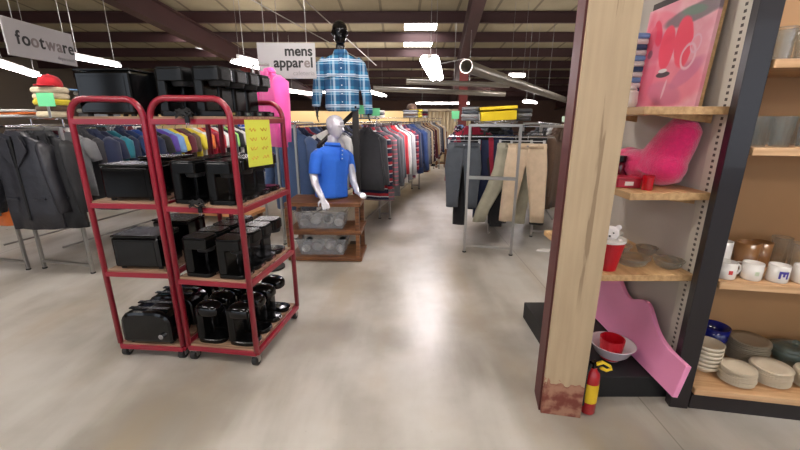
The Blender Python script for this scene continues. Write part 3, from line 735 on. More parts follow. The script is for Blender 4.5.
# far clutter beyond the racks
t = thing('wooden_rack', 'brown wooden rack standing in front of the far curtain', 'rack', (1.28, 12.2, 0))
for x in (-.14, .14): MB().box(x - .03, x + .03, -.15, .15, 0, 1.1).build('side_panel', WOOD_DK, t)
for z in (.12, .42, .72, 1.02): MB().box(-.11, .11, -.15, .15, z, z + .03).build('shelf', WOOD_DK, t)
t = thing('display_platform', 'low orange wooden platform on the floor behind the left rack', 'platform', (-3.35, 5.7, 0), YAW)
MB().box(-.1, 1.15, 0, .5, .08, .13).build('top', wood_mat('orange_pine', (214, 138, 84), (238, 176, 124), 'x'), t, bevel=.004)
for x in (.0, 1.05):
    for y in (.05, .45): MB().box(x - .03, x + .03, y - .03, y + .03, 0, .08).build('leg', WOOD_DK, t)
tag(MB().cyl((-12.98, 12.8, 2.75), (-12.9, 12.8, 2.75), .22, 24).build('wall_speaker', BLK_MATTE), 'round black speaker on the far left wall', 'speaker')

# ---------------------------------------------------------------- red carts
def arch(w, H, z0=.10, r=.10):
    p = [(0, 0, z0), (0, 0, H - r)]
    for k in range(1, 7): a = PI / 2 * k / 6; p.append((r - r * math.cos(a), 0, H - r + r * math.sin(a)))
    for k in range(1, 7): a = PI / 2 * k / 6; p.append((w - r + r * math.sin(a), 0, H - r + r * math.cos(a)))
    p.insert(8, (r + .001, 0, H)); p.append((w, 0, z0))
    return p
def cart(label, loc, rz, w, d, levels, H=1.6):
    t = thing('red_cart', label, 'cart', loc, rz); r = .0165
    for y in (0, d):
        pts = [(x, y, z) for x, _, z in arch(w, H)]
        MB().tube(pts, r, 12).build('arched_frame', RED, t, smooth=True)
    for k, z in enumerate(levels):
        mb = MB(); q = .013
        mb.box(.0, w, -q, q, z - .042, z - .012); mb.box(0, w, d - q, d + q, z - .042, z - .012)
        mb.box(-q, q, 0, d, z - .042, z - .012); mb.box(w - q, w + q, 0, d, z - .042, z - .012)
        mb.build('shelf_frame', RED, t, bevel=.003)
        MB().box(.016, w - .016, -.002, d + .002, z - .012, z).build('shelf_board', PLY, t)
    for x in (.02, w - .02):
        for y in (.02, d - .02):
            c = MB().box(x - .022, x + .022, y - .018, y + .018, .055, .07).box(x - .024, x - .019, y - .014, y + .014, .025, .06).box(x + .019, x + .024, y - .014, y + .014, .025, .06).build('caster', ZINC, t)
            MB().cyl((x - .016, y, .034), (x + .016, y, .034), .034, 16).build('wheel', RUBBER, c)
    return t
LV_L = (.100, .605, 1.035, 1.508); LV_R = (.118, .575, 1.025, 1.508)
KL = ((-1.812, 2.19, 0), R(-5), .425, .60); KR = ((-1.345, 2.145, 0), R(-8.5), .462, .62)
cart('red tubular shelf cart on the left, loaded with black toasters and boxes', *KL[:2], KL[2], KL[3], LV_L)
cart('red tubular shelf cart on the right, loaded with black coffee makers', *KR[:2], KR[2], KR[3], LV_R)
def on(K, x, y, z):
    c, s = math.cos(K[1]), math.sin(K[1]); return (K[0][0] + x * c - y * s, K[0][1] + x * s + y * c, z + .001)

# coffee makers
def coffee_a():
    t = thing('coffee_maker', '', 'coffee maker')
    def rr(x0, x1, y, r=.03, n=5):
        return None
    def rbox(x0, x1, hy, z0, z1, r, n=4):
        pts = []
        for cx, cy, a0 in ((x1 - r, hy - r, 0), (x0 + r, hy - r, PI / 2), (x0 + r, -hy + r, PI), (x1 - r, -hy + r, 1.5 * PI)):
            for k in range(n + 1): a = a0 + PI / 2 * k / n; pts.append((cx + r * math.cos(a), cy + r * math.sin(a)))
        return MB().prism(pts, z0, z1, 'z')
    rbox(-.095, -.028, .075, .028, .262, .022).build('water_tower', BLK_SATIN, t, bevel=.003)
    rbox(-.098, .095, .078, 0, .028, .035).build('base', BLK_SATIN, t, bevel=.003)
    rbox(-.097, .082, .077, .194, .262, .03).build('brew_head', BLK_SATIN, t, bevel=.005)
    rbox(-.093, .076, .072, .262, .272, .03).build('lid', BLK_SATIN, t, bevel=.003)
    MB().lathe([(.0, .028), (.058, .028), (.062, .033), (.056, .034), (.0, .034)], (.03, 0, 0)).build('hot_plate', BLK_GLOSS, t)
    MB().box(.086, .0985, -.02, .02, .006, .020).build('switch', CHROME, t)
    MB().lathe([(.052, .168), (.06, .194), (.0, .194)][::-1] + [(.0, .168)], (.03, 0, 0)).build('filter_basket', BLK_MATTE, t)
    MB().tube([(-.099, .03, .04), (-.118, .05, .012), (-.118, .06, .006), (-.112, .04, .006), (-.112, -.03, .006)], .0035, 6).build('power_cord', RUBBER, t)
    return t
def coffee_b():
    t = thing('coffee_maker', '', 'coffee maker')
    MB().loft([ring(-.062, 0, z, a, b, 26, p=3.4) for z, a, b in ((.026, .034, .062), (.23, .034, .062), (.25, .03, .058))]).build('water_tower', BLK_SATIN, t, smooth=False)
    MB().loft([ring(.004, 0, 0, .102, .068, 28, p=3.), ring(.004, 0, .022, .102, .068, 28, p=3.), ring(.004, 0, .028, .094, .062, 28, p=3.)]).build('base', BLK_SATIN, t)
    MB().loft([ring(-.010 - k, 0, z, a, b, 28, p=2.8) for z, a, b, k in ((.196, .082, .060, 0), (.204, .088, .066, 0), (.240, .088, .066, 0), (.262, .078, .060, .002), (.276, .056, .046, .006), (.283, .026, .024, .008))]).build('brew_head', BLK_GLOSS, t, smooth=True)
    MB().lathe([(.0, .028), (.05, .028), (.052, .032), (.0, .034)], (.045, 0, 0)).build('hot_plate', BLK_GLOSS, t)
    MB().box(.095, .112, -.015, .015, .006, .018).build('switch', CHROME, t)
    MB().tube([(-.100, 0, .03), (-.118, .03, .012), (-.118, .045, .006), (-.112, -.03, .006)], .0035, 6).build('power_cord', RUBBER, t)
    return t
ca, cb = coffee_a(), coffee_b(); used = set()
rows = ['front left', 'front right', 'second row left', 'second row right', 'third row left', 'third row right', 'back row left', 'back row right']
shn = ['bottom shelf', 'third shelf down', 'second shelf down', 'top shelf']
for li, z in enumerate(LV_R):
    for k in range(8):
        src = cb if li == 0 else ca
        x = .130 + .215 * (k % 2); y = .082 + .146 * (k // 2)
        sc = (.93, .90, .90, .92)[li]
        rot = KR[1] + R(rnd.uniform(-2.5, 2.5))
        lab = 'black coffee maker, %s on the %s of the right red cart' % (rows[k], shn[li]); loc = on(KR, x, y, z)
        g = 'coffee makers on the right cart'
        if src not in used:
            used.add(src); src.location = loc; src.rotation_euler = (0, 0, rot); src['label'] = lab; src['group'] = g; src.scale = (sc,) * 3
        else: dup(src, loc, rot, lab, g, scale=sc)
# tangle of cords on shelf edges
for li, (lab, lv) in enumerate((('top shelf', 1.508), ('second shelf', 1.025))):
    t = thing('cord_tangle', 'tangled black cord with plug over the %s edge of the right cart' % lab, 'cord', on(KR, .24, -.022, lv))
    pts = [(.05 * math.cos(k * 1.1) * (1 - k * .01) - .02, -.004 - .003 * (k % 3), .012 + .022 * math.sin(k * 1.7) + .008 * (k % 2)) for k in range(22)]
    MB().tube(pts, .004, 6).build('cable', RUBBER, t, smooth=True)
    p = MB().box(-.010, .012, -.022, -.008, -.034, .0).build('plug', BLK_SATIN, t, bevel=.002)
    for s in (-1, 1): MB().box(s * .005 - .001, s * .005 + .001, -.017, -.013, -.05, -.034).build('prong', CHROME, p)

# boxy black appliances
def toaster_box(w, d, h):
    t = thing('boxy_appliance', '', 'appliance')
    MB().box(-w / 2, w / 2, -d / 2, d / 2, .012, h - .015).build('body', BLK_GLOSS, t, bevel=.012)
    MB().box(-w / 2 - .001, w / 2 + .001, -d / 2 - .001, d / 2 + .001, h - .013, h).build('lid', BLK_GLOSS, t, bevel=.005)
    MB().box(-w * .40, w * .40, -d / 2 - .002, -d / 2 + .006, h * .12, h * .84).build('front_panel', BLK_GLOSS, t, bevel=.002)
    for sx in (-1, 1):
        for sy in (-1, 1): MB().cyl((sx * w * .4, sy * d * .36, 0), (sx * w * .4, sy * d * .36, .012), .014, 12).build('foot', RUBBER, t)
    return t
def toaster(w, d, h):
    t = thing('toaster', '', 'toaster'); pts = []
    for k in range(13):
        a = PI * k / 12; pts.append((w / 2 * math.copysign(abs(math.cos(a)) ** .6, math.cos(a)), .012 + (h - .012) * .55 + (h - .012) * .45 * math.sin(a) ** .8 if 0 < k < 12 else .012 + (h - .012) * .5))
    pts = [(w / 2, .012)] + pts + [(-w / 2, .012)]
    MB().prism(pts, -d / 2, d / 2, 'y').build('body', BLK_GLOSS, t, bevel=.022)
    for s in (-1, 1): MB().box(-w * .38, w * .38, s * d * .2 - .014, s * d * .2 + .014, h - .006, h + .001).build('slot_rim', BLK_SATIN, t)
    MB().box(-w / 2 - .022, -w / 2 + .002, -.02, .02, h * .45, h * .53).build('lever', BLK_SATIN, t, bevel=.003)
    MB().lathe([(.0, 0), (.016, 0), (.016, .016), (.0, .018)]).build('dial', CHROME, t, loc=(w * .3, -d / 2 - .002, h * .3)).rotation_euler = (PI / 2, 0, 0)
    for sx in (-1, 1):
        for sy in (-1, 1): MB().cyl((sx * w * .38, sy * d * .32, 0), (sx * w * .38, sy * d * .32, .014), .012, 12).build('foot', RUBBER, t)
    return t
GB = 'black appliances on the left cart'
def place(o, loc, rz, label):
    o.location = loc; o.rotation_euler = (0, 0, rz); o['label'] = label; o['group'] = GB
place(toaster_box(.31, .20, .25), on(KL, .195, .13, LV_L[3]), KL[1] + R(3), 'large glossy black box appliance at the front left of the top shelf')
o = toaster_box(.12, .20, .25); place(o, on(KL, .365, .33, LV_L[3]), KL[1] + R(-18), 'tall narrow black appliance beside the large box on the top shelf')
dup(o, on(KL, .26, .45, LV_L[3]), KL[1] + R(-12), 'tall narrow black appliance at the back right of the top shelf', GB)
dup(o, on(KL, .10, .40, LV_L[3]), KL[1] + R(5), 'tall narrow black appliance behind the large box on the top shelf', GB)
place(toaster_box(.29, .21, .21), on(KL, .235, .12, LV_L[2]), KL[1] + R(2), 'glossy black box at the front of the second shelf of the left cart')
o = toaster_box(.26, .2, .225); place(o, on(KL, .23, .40, LV_L[2]), KL[1] - R(6), 'glossy black box behind another on the second shelf of the left cart')
place(toaster_box(.30, .21, .215), on(KL, .215, .12, LV_L[1]), KL[1] + R(1), 'glossy black box at the front of the third shelf of the left cart')
dup(o, on(KL, .22, .44, LV_L[1]), KL[1] - R(4), 'glossy black box at the back of the third shelf of the left cart', GB)
o = toaster(.34, .20, .23); place(o, on(KL, .205, .085, LV_L[0]), KL[1] + R(1), 'rounded shiny black toaster at the front of the bottom shelf')
dup(o, on(KL, .215, .310, LV_L[0]), KL[1] - R(0), 'rounded shiny black toaster, second back on the bottom shelf', GB)
dup(o, on(KL, .205, .525, LV_L[0]), KL[1] + R(2), 'rounded shiny black toaster at the back of the bottom shelf', GB)
# yellow note hanging on the right cart
t = thing('price_note', 'bright yellow handwritten note taped to the right side of the right cart', 'note', on(KR, KR[2] + .020, .10, 1.49), KR[1] + PI / 2 + R(-16))
MB().box(0, .19, -.003, 0, -.26, 0).build('sheet', mat('neon_yellow_paper', (222, 228, 84), .6, var=.04), t)
ink = mat('orange_marker', (214, 160, 60), .6)
for r_ in range(4):
    for c_ in range(2):
        x0 = .025 + .085 * c_; z0 = -.055 - .052 * r_
        MB().tube([(x0 + .05 * k / 6, -.0045, z0 + .010 * math.sin(k * 2.1 + r_ + c_)) for k in range(7)], .0022, 5).build('marker_stroke', ink, t)

# ---------------------------------------------------------------- low shelf with bins
S0 = (-1.21, 3.90, 0); SR = R(-2)
t = thing('tiered_shelf', 'low dark wooden three tier shelf in front of the polo mannequin', 'shelf', S0, SR)
for z in (.0, .295, .60): MB().box(0, .80, 0, .46, z + .01, z + .05).build('tier', WOOD_DK, t, bevel=.004)
for x in (.76, .02):
    for y in (.03, .43): MB().box(x - .02, x + .02, y - .025, y + .025, .05 if x else .05, .60).build('post', WOOD_DK, t)
def tub(label, loc, rz, w, d, h):
    t = thing('plastic_tub', label, 'tub', loc, rz)
    m = mat('clear_grey_plastic', (206, 210, 214), .3, var=.05, alpha=.28)
    mb = MB(); r = lambda k, z: [Vector((sx * (w / 2 - k), sy * (d / 2 - k), z)) for sx, sy in ((1, 1), (-1, 1), (-1, -1), (1, -1))]
    mb.loft([r(.035, .0), r(.0, h), r(.008, h), r(.04, .006)], True)
    mb.build('tub_body', m, t, bevel=.006)
    mb = MB(); mb.tube([(w / 2 + .004, -d / 2 - .004, h), (w / 2 + .004, d / 2 + .004, h), (-w / 2 - .004, d / 2 + .004, h), (-w / 2 - .004, -d / 2 - .004, h), (w / 2 + .004, -d / 2 - .004, h)], .007, 8); mb.build('rim', m, t)
    return t
tub('grey plastic tub of socks on the middle tier under the mannequin hand', (S0[0] + .36, S0[1] + .20, .346), SR, .54, .32, .19)
tub('grey plastic tub of socks on the lowest tier of the shelf', (S0[0] + .36, S0[1] + .19, .051), SR, .54, .32, .185)
for b, z in (('upper', .352), ('lower', .057)):
    for i in range(12):
        x = -.19 + .125 * (i % 4); y = -.08 + .08 * (i // 4); c = rnd.choice(('white', 'black', 'white', 'grey', 'black', 'pale grey'))
        o = MB().ball((0, 0, 0), .058, .036, .042).build('sock_ball', cl(c), smooth=True)
        o.location = (S0[0] + .36 + x, S0[1] + (.20 if b == 'upper' else .19) + y, z + .055 + .02 * (i % 3)); o.rotation_euler = (rnd.uniform(-.3, .3), rnd.uniform(-.3, .3), rnd.uniform(0, 3))
        tag(o, 'rolled %s socks in the %s grey tub, %s row' % (c, b, ('front', 'middle', 'back')[i // 4]), 'socks', 'rolled socks in the tubs')

# ---------------------------------------------------------------- mannequins
def hand(mb, wrist, d, side_v, L=.17, curl=.5, thumb=1):
    """palm, four curled fingers and a thumb growing from wrist along d; side_v points across the palm"""
    w = Vector(wrist); d = Vector(d).normalized(); s = Vector(side_v); s = (s - d * s.dot(d)).normalized(); nrm = d.cross(s)
    palm = w + d * L * .46
    mb.tube([w - d * .02, w + d * .02, w + d * L * .25, palm], [(.022, .026), (.018, .027), (.014, .038), (.012, .036)], 12)
    for k, (o, ln) in enumerate(((-.03, .40), (-.0105, .47), (.0105, .44), (.029, .34))):
        p = w + d * L * .42 + s * o; dd = (d + s * o * 2).normalized(); pts = [p]
        for j in range(1, 4):
            a = curl * .45 * j; dj = dd * math.cos(a) - nrm * math.sin(a)
            p = p + dj * L * ln * (.42, .33, .25)[j - 1]; pts.append(p)
        mb.tube(pts, [.0095, .009, .0082, .006], 8)
    b = w + d * L * .14 - s * .026 * thumb
    mb.tube([b, b + (d * .6 - s * thumb * .8).normalized() * .035, b + (d * .6 - s * thumb * .8).normalized() * .035 + (d - s * thumb * .2 - nrm * .4).normalized() * .035], [.013, .011, .007], 8)
def egg_head(mb, c, h, yaw, tilt=0.):
    M = Matrix.Rotation(yaw, 4, 'Z') @ Matrix.Rotation(tilt, 4, 'X'); c = Vector(c)
    def P(x, y, z): return c + M @ Vector((x * h, y * h, z * h))
    prof = [(-.5, .13, .12, -.10), (-.42, .22, .22, -.06), (-.30, .28, .31, -.02), (-.12, .32, .38, .0), (.08, .345, .42, .03), (.26, .325, .40, .04), (.40, .24, .30, .04), (.48, .13, .16, .04), (.5, .05, .06, .04)]
    mb.loft([[P(math.cos(2 * PI * k / 20) * rx, math.sin(2 * PI * k / 20) * ry + oy, z) for k in range(20)] for z, rx, ry, oy in prof])
    # face: brow, nose, lips, ears
    mb.tube([P(0, -.36, .06), P(0, -.42, -.04), P(0, -.47, -.12), P(0, -.40, -.15)], [.03 * h, .045 * h, .055 * h, .03 * h], 8)
    mb.tube([P(-.10, -.335, -.245), P(0, -.385, -.235), P(.10, -.335, -.245)], [.015 * h, .032 * h, .015 * h], 8)
    mb.tube([P(-.22, -.345, .075), P(-.12, -.385, .09), P(.0, -.37, .07), P(.12, -.385, .09), P(.22, -.345, .075)], .032 * h, 8)
    for s in (-1, 1): mb.ball(P(s * .34, .04, -.03), .05 * h, .07 * h, .12 * h, 10, 8, M)
# polo mannequin, seated torso on the shelf top
T = Vector((-.755, 4.16, .652))
t = thing('silver_mannequin', 'silver mannequin in a blue polo shirt sitting on the low wooden shelf', 'mannequin', T, R(50)); t.rotation_euler = (0, R(5), R(50)); t.scale = (1.08, 1.08, 1.04)
mb = MB()
mb.loft([ring(0, 0, z, a, b, 24) for z, a, b in ((.0, .14, .10), (.06, .145, .105), (.16, .13, .095), (.28, .15, .105), (.40, .17, .112), (.47, .16, .095), (.51, .12, .075), (.535, .06, .055), (.58, .05, .05), (.64, .048, .05))])
egg_head(mb, (.01, -.02, .735), .225, R(14), R(6))
mb.tube([(-.165, 0, .475), (-.215, -.0, .40), (-.24, -.01, .25), (-.25, -.05, .16), (-.275, -.17, .06), (-.28, -.20, .035)], [.05, .05, .042, .038, .03, .024], 12)
hand(mb, (-.28, -.20, .035), (-.15, -.55, -.45), (.8, -.4, .1), .16, .5, 1)
mb.tube([(.165, 0, .475), (.21, -.01, .40), (.225, -.05, .25), (.215, -.09, .16), (.135, -.22, .10), (.10, -.265, .08)], [.05, .05, .042, .038, .03, .024], 12)
hand(mb, (.10, -.265, .08), (-.1, -.8, -.12), (1, -.2, 0), .16, .5, -1)
mb.build('mannequin_body', SILVER_SKIN, t, remesh=.0055)
POLO = mat('blue_polo_cloth', (40, 106, 214), .8, var=.1, scale=20, bump=.3, bscale=18)
mb = MB()
mb.loft([ring(0, 0, z, a, b, 30, 1, am) for z, a, b, am in ((.01, .175, .128, .006), (.06, .172, .128, .006), (.16, .16, .12, .006), (.28, .172, .124, .004), (.40, .19, .128, .002), (.465, .185, .115, 0), (.505, .15, .092, 0), (.535, .085, .07, 0), (.55, .064, .062, 0))])
for s in (-1, 1): mb.tube([(s * .15, 0, .47), (s * .20, -.005, .43), (s * .225, -.01, .34), (s * .235, -.02, .255)], [(.056, .06), (.064, .064), (.058, .06), (.058, .062)], 16)
po = mb.build('polo_shirt', POLO, t, remesh=.008, label='blue short-sleeved polo shirt')
MB().loft([ring(0, 0, .535, .084, .08, 24), ring(0, 0, .575, .066, .068, 24), ring(0, 0, .572, .058, .06, 24), ring(0, 0, .54, .06, .06, 24)]).build('collar', POLO, po, smooth=True)
MB().box(-.014, .014, -.142, -.118, .40, .53, Matrix.Rotation(R(0), 4, 'X')).build('placket', POLO, po, bevel=.003)
for z in (.42, .46, .50): MB().cyl((0, -.147, z), (0, -.139, z), .006, 10).build('button', mat('white_button', (230, 230, 230), .4), po)
# black post carrying the plaid shirt mannequin
t = thing('display_post', 'black metal post with a slanted brace holding up the plaid mannequin', 'stand', (-.50, 4.47, 0))
BR = mat('dark_metal_post', (44, 40, 38), .45, .4)
MB().box(-.035, .035, -.03, .03, .015, 1.60).build('post', BR, t, bevel=.004)
MB().box(-.12, .05, -.1, .1, 0, .015).build('base_plate', BR, t)
MB().tube([(-.02, -.0, 1.555), (-.36, .02, 1.26), (-.46, .02, 1.17)], [(.025, .012)] * 3, 4).build('brace', BR, t)
MB().box(-.26, .02, -.07, .07, 1.601, 1.625).build('platform', BR, t, bevel=.003)
t = thing('black_mannequin', 'black glossy mannequin in a blue plaid shirt mounted high on the post', 'mannequin', (-.64, 4.47, 1.627), R(8))
mb = MB()
mb.loft([ring(0, 0, z, a, b, 24) for z, a, b in ((.0, .12, .09), (.10, .13, .095), (.24, .155, .105), (.38, .175, .112), (.46, .165, .098), (.50, .125, .075), (.53, .062, .056), (.57, .05, .05), (.63, .048, .05))])
egg_head(mb, (0, -.02, .745), .235, R(6), R(0))
for s in (-1, 1): mb.tube([(s * .16, 0, .47), (s * .215, .0, .40), (s * .24, .01, .26), (s * .265, .0, .10), (s * .28, -.02, -.04)], [.05, .05, .042, .036, .028], 12)
for s in (-1, 1): hand(mb, (s * .28, -.02, -.04), (s * .05, -.1, -1), (0, -1, 0), .16, .4, 1)
mb.build('mannequin_body', BLK_GLOSS, t, remesh=.0065)
PLAID = stripes_mat('blue_plaid', (44, 120, 160), [('x', .16, .5, .06, (22, 70, 112), .7), ('z', .155, .0, .06, (20, 64, 106), .65), ('x', .16, .0, .022, (190, 210, 222), .5), ('z', .155, .5, .030, (214, 224, 232), .75),
                                                     ('z', .155, .5, .008, (40, 96, 136), .9), ('z', .155, .72, .006, (206, 218, 226), .5), ('x', .16, .22, .005, (190, 208, 220), .5)])
mb = MB()
mb.loft([ring(0, 0, z, a, b, 30, 2, am) for z, a, b, am in ((-.055, .17, .10, .006), (-.02, .19, .12, .008), (.10, .185, .125, .008), (.24, .185, .125, .006), (.38, .198, .13, .002), (.455, .192, .115, 0), (.50, .155, .092, 0), (.53, .085, .07, 0), (.545, .066, .062, 0))])
for s in (-1, 1): mb.tube([(s * .155, 0, .47), (s * .205, .0, .42), (s * .245, .01, .27), (s * .275, .0, .10), (s * .29, -.01, -.01 if s < 0 else -.09)], [(.058, .064), (.066, .07), (.062, .066), (.056, .06), (.046, .05)], 16)
sh = mb.build('plaid_shirt', PLAID, t, remesh=.009, label='blue and white plaid long-sleeved shirt')
MB().loft([ring(0, 0, .525, .09, .082, 24), ring(0, 0, .575, .068, .068, 24), ring(0, 0, .572, .06, .06, 24), ring(0, 0, .53, .064, .06, 24)]).build('collar', PLAID, sh, smooth=True)
MB().box(-.016, .016, -.143, -.12, .0, .52).build('placket', PLAID, sh, bevel=.003)
for k in range(6): MB().cyl((0, -.148, .04 + .085 * k), (0, -.140, .04 + .085 * k), .006, 10).build('button', MATS['white_button'], sh)
for s in (-1, 1): MB().box(s * .10 - .05, s * .10 + .05, -.140, -.118, .30, .40).build('chest_pocket', PLAID, sh, bevel=.004)

# ---------------------------------------------------------------- gondola shelves on the right (pink goods)
GX0, GX1, GY0 = 1.02, 1.50, 1.80
def gondola(label, y0, y1, shelves, first):
    t = thing('gondola_shelf', label, 'shelf unit', (GX1, y0, 0))
    L = y1 - y0
    MB().box(.002, .016, .0, L, .0, 2.35).build('back_panel', GREY_BACK, t)
    MB().box(-.006, .0018, .0, .09, .13, 2.35).build('slotted_upright', pegboard_mat(), t)
    MB().box(-.03, .0018, L - .035, L, .13, 2.35).build('upright', BLK_MATTE, t)
    MB().box(GX0 - GX1 - .06, .0015, 0.0, L, .0, .13).build('base_deck', BLK_MATTE, t, bevel=.004, label='black base deck')
    for z in shelves:
        s = MB().box((GX0 if z < 1 else 1.10) - GX1, -.007, .0, (.80 if z < 1 else .76), z - .035, z).build('shelf', WOOD_TAN, t, bevel=.002)
        for yy in (.10, .70): MB().prism([(-.30, z - .036), (-.008, z - .036), (-.008, z - .075)], yy, yy + .005, 'y').build('bracket', WOOD_TAN, s)
    return t
SH = (.735, 1.155, 1.55)
gondola('tan and black gondola shelf holding pink goods behind the column', GY0, 2.69, SH, True)

# painting leaning on the top shelf
def art_mat():
    m, q = base('pink_abstract_painting', .35)
    n = q.noise(q.obj, 7, 4); n2 = q.noise(q.obj, 18, 4)
    c = q.mix(q.smooth(n, .35, .65), lin((238, 162, 178)), lin((248, 196, 204)))
    def blob(cy, cz, ry, rz, rot, col, st=1., soft=.25, inner=None):
        nonlocal c
        cy, ry, cz, rz = cy * .72, ry * .72, cz * .74, rz * .74
        dy = q.math('SUBTRACT', q.y, cy); dz = q.math('SUBTRACT', q.z, cz)
        ca, sa = math.cos(rot), math.sin(rot)
        a = q.math('DIVIDE', q.math('ADD', q.math('MULTIPLY', dy, ca), q.math('MULTIPLY', dz, sa)), ry)
        b = q.math('DIVIDE', q.math('SUBTRACT', q.math('MULTIPLY', dz, ca), q.math('MULTIPLY', dy, sa)), rz)
        d = q.math('ADD', q.math('ADD', q.math('MULTIPLY', a, a), q.math('MULTIPLY', b, b)), q.math('MULTIPLY_ADD', n2, .3, -.15))
        k = q.math('SUBTRACT', 1., q.smooth(d, 1 - soft, 1 + soft))
        if inner: k = q.math('MULTIPLY', k, q.smooth(d, inner - .1, inner + .1))
        c = q.mix(q.math('MULTIPLY', k, st), c, lin(col))
    # y = 0 is the far edge, larger y is nearer the viewer -> mirrored when seen from the aisle
    blob(.40, .16, .42, .17, 0, (236, 112, 138), .75, .3)
    blob(.70, .30, .07, .40, R(4), (226, 84, 112), .8, .4)
    blob(.56, .44, .12, .10, R(30), (206, 96, 124), .6, .5)
    blob(.50, .62, .20, .05, R(20), (240, 120, 140), .6, .5)
    blob(.16, .22, .16, .06, R(-30), (214, 120, 156), .7, .4)
    blob(.60, .34, .10, .30, 0, (226, 100, 128), .6, .3)
    blob(.22, .60, .30, .055, R(-4), (110, 112, 116), .85, .3)
    blob(.22, .62, .12, .03, R(8), (112, 150, 130), .7, .4)
    blob(.57, .54, .045, .10, R(-24), (232, 66, 96), 1, .2)
    blob(.64, .50, .045, .10, R(10), (226, 92, 116), .9, .2)
    blob(.43, .42, .085, .15, R(-5), (248, 84, 110), 1, .15)
    blob(.26, .43, .092, .17, R(-12), (250, 84, 110), 1, .15)
    blob(.18, .33, .075, .085, 0, (244, 200, 212), .9, .2, .62)
    blob(.13, .40, .05, .06, 0, (240, 190, 206), .9, .2, .6)
    blob(.36, .10, .20, .08, R(12), (206, 120, 150), .6, .4)
    blob(.62, .40, .03, .03, 0, (140, 90, 104), .8, .3)
    blob(.41, .235, .08, .020, 0, (50, 52, 54), .95, .15)  # dark streak and white spot: glass reflection painted in as a motif
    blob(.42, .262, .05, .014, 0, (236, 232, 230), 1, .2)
    blob(.36, .13, .012, .07, R(10), (240, 206, 216), .7, .3)
    q.L.new(c, q.b.inputs['Base Color'])
    return m
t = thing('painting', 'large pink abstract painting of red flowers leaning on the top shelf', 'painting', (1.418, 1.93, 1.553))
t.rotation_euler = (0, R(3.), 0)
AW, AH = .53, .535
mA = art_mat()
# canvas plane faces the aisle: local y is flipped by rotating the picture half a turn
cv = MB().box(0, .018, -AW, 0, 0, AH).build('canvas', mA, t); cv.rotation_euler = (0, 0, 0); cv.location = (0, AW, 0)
# object coordinates run from -AW..0, shift the pattern with a local offset mesh
for v in cv.data.vertices: v.co.y = v.co.y + AW
cv.location = (0, 0, 0)
cv.scale = (1, 1, 1)
MB().box(.0185, .035, .0, AW, 0, AH).build('stretcher', WOOD_TAN, t)
MB().box(.036, .048, .10, AW + .04, .0, AH + .05).build('backing_board', mat('dark_backing', (70, 62, 60), .6), t)

# hot pink plush
t = thing('plush_pillow', 'hot pink plush pillow with a tall leaning neck on the middle shelf', 'plush', (1.39, 2.03, 1.157))
PLUSH = mat('hot_pink_plush', (238, 30, 112), .95, var=.2, scale=60, bump=.6, bscale=140, sheen=.8)
mb = MB()
mb.ball((-.06, .12, .09), .10, .15, .09); mb.ball((-.02, -.02, .10), .10, .13, .10); mb.ball((-.07, .20, .095), .085, .09, .09)
mb.tube([(-.02, .02, .06), (-.0, -.01, .16), (.02, -.045, .25), (.035, -.07, .31), (.04, -.08, .338)], [(.12, .13), (.10, .12), (.085, .105), (.065, .085), (.03, .04)], 18)
mb.build('plush_body', PLUSH, t, remesh=.008)
for y in (.20, .13): MB().ball((-.152 if y > .15 else -.158, y, .12), .008, .011, .011).build('eye', mat('pale_pink_bead', (246, 180, 206), .4), t)
# red votive cups
RG = mat('red_glass', (214, 18, 40), .12, var=.05, trans=.35, coat=.5)
def cup(label, loc, r0, r1, h, m, name='glass_cup', cat='cup', group=None, handle=False, wall=.003, rim=None):
    t = thing(name, label, cat, loc, rnd.uniform(0, 6), group)
    MB().lathe([(.0, .0), (r0, .0), (r1, h), (r1 - wall, h), (r0 - wall, wall * 1.5), (.0, wall * 1.5)], seg=26).build('cup_wall', m, t, smooth=False)
    if rim: MB().lathe([(r1 - wall, h - .012), (r1 + .001, h - .012), (r1 + .002, h + .001), (r1 - wall - .001, h + .001)], seg=26).build('rim', rim, t)
    if handle: MB().tube([((r0 + r1) / 2 + .0 , 0, h * .8), (r1 + .022, 0, h * .78), (r1 + .028, 0, h * .5), (r1 + .016, 0, h * .25), ((r0 + r1) / 2, 0, h * .22)], .005, 8).build('handle', m, t, smooth=True)
    return t
cup('red glass votive cup in front of the pink plush, nearer one', (1.225, 1.88, 1.156), .024, .028, .065, RG, group='red votive cups')
cup('red glass votive cup in front of the pink plush, farther one', (1.262, 1.935, 1.156), .022, .028, .065, RG, group='red votive cups')
t = thing('tin_box', 'small red tin with a white label on the middle shelf by the column', 'tin', (1.175, 1.97, 1.156), R(-12))
MB().box(-.055, .055, -.035, .035, 0, .042).build('box_body', mat('red_tin', (176, 30, 54), .35), t, bevel=.004); MB().box(-.057, .057, -.037, .037, .0425, .056).build('lid', MATS['red_tin'], t, bevel=.003)
MB().box(-.02, .02, -.0362, -.035, .012, .032).build('label_patch', mat('white_label', (230, 220, 214), .6), t)
t = thing('perfume_bottle', 'dark red bottle with a black cap behind the red tin', 'bottle', (1.215, 2.13, 1.156))
MB().lathe([(.0, 0), (.042, 0), (.046, .02), (.04, .05), (.026, .07), (.03, .09), (.024, .11), (.0, .112)], seg=24).build('bottle_body', mat('dark_red_glass', (96, 10, 30), .15, coat=.6), t, smooth=True)
MB().lathe([(.0, .112), (.028, .112), (.031, .145), (.0, .147)], seg=20).build('bottle_cap', BLK_GLOSS, t)
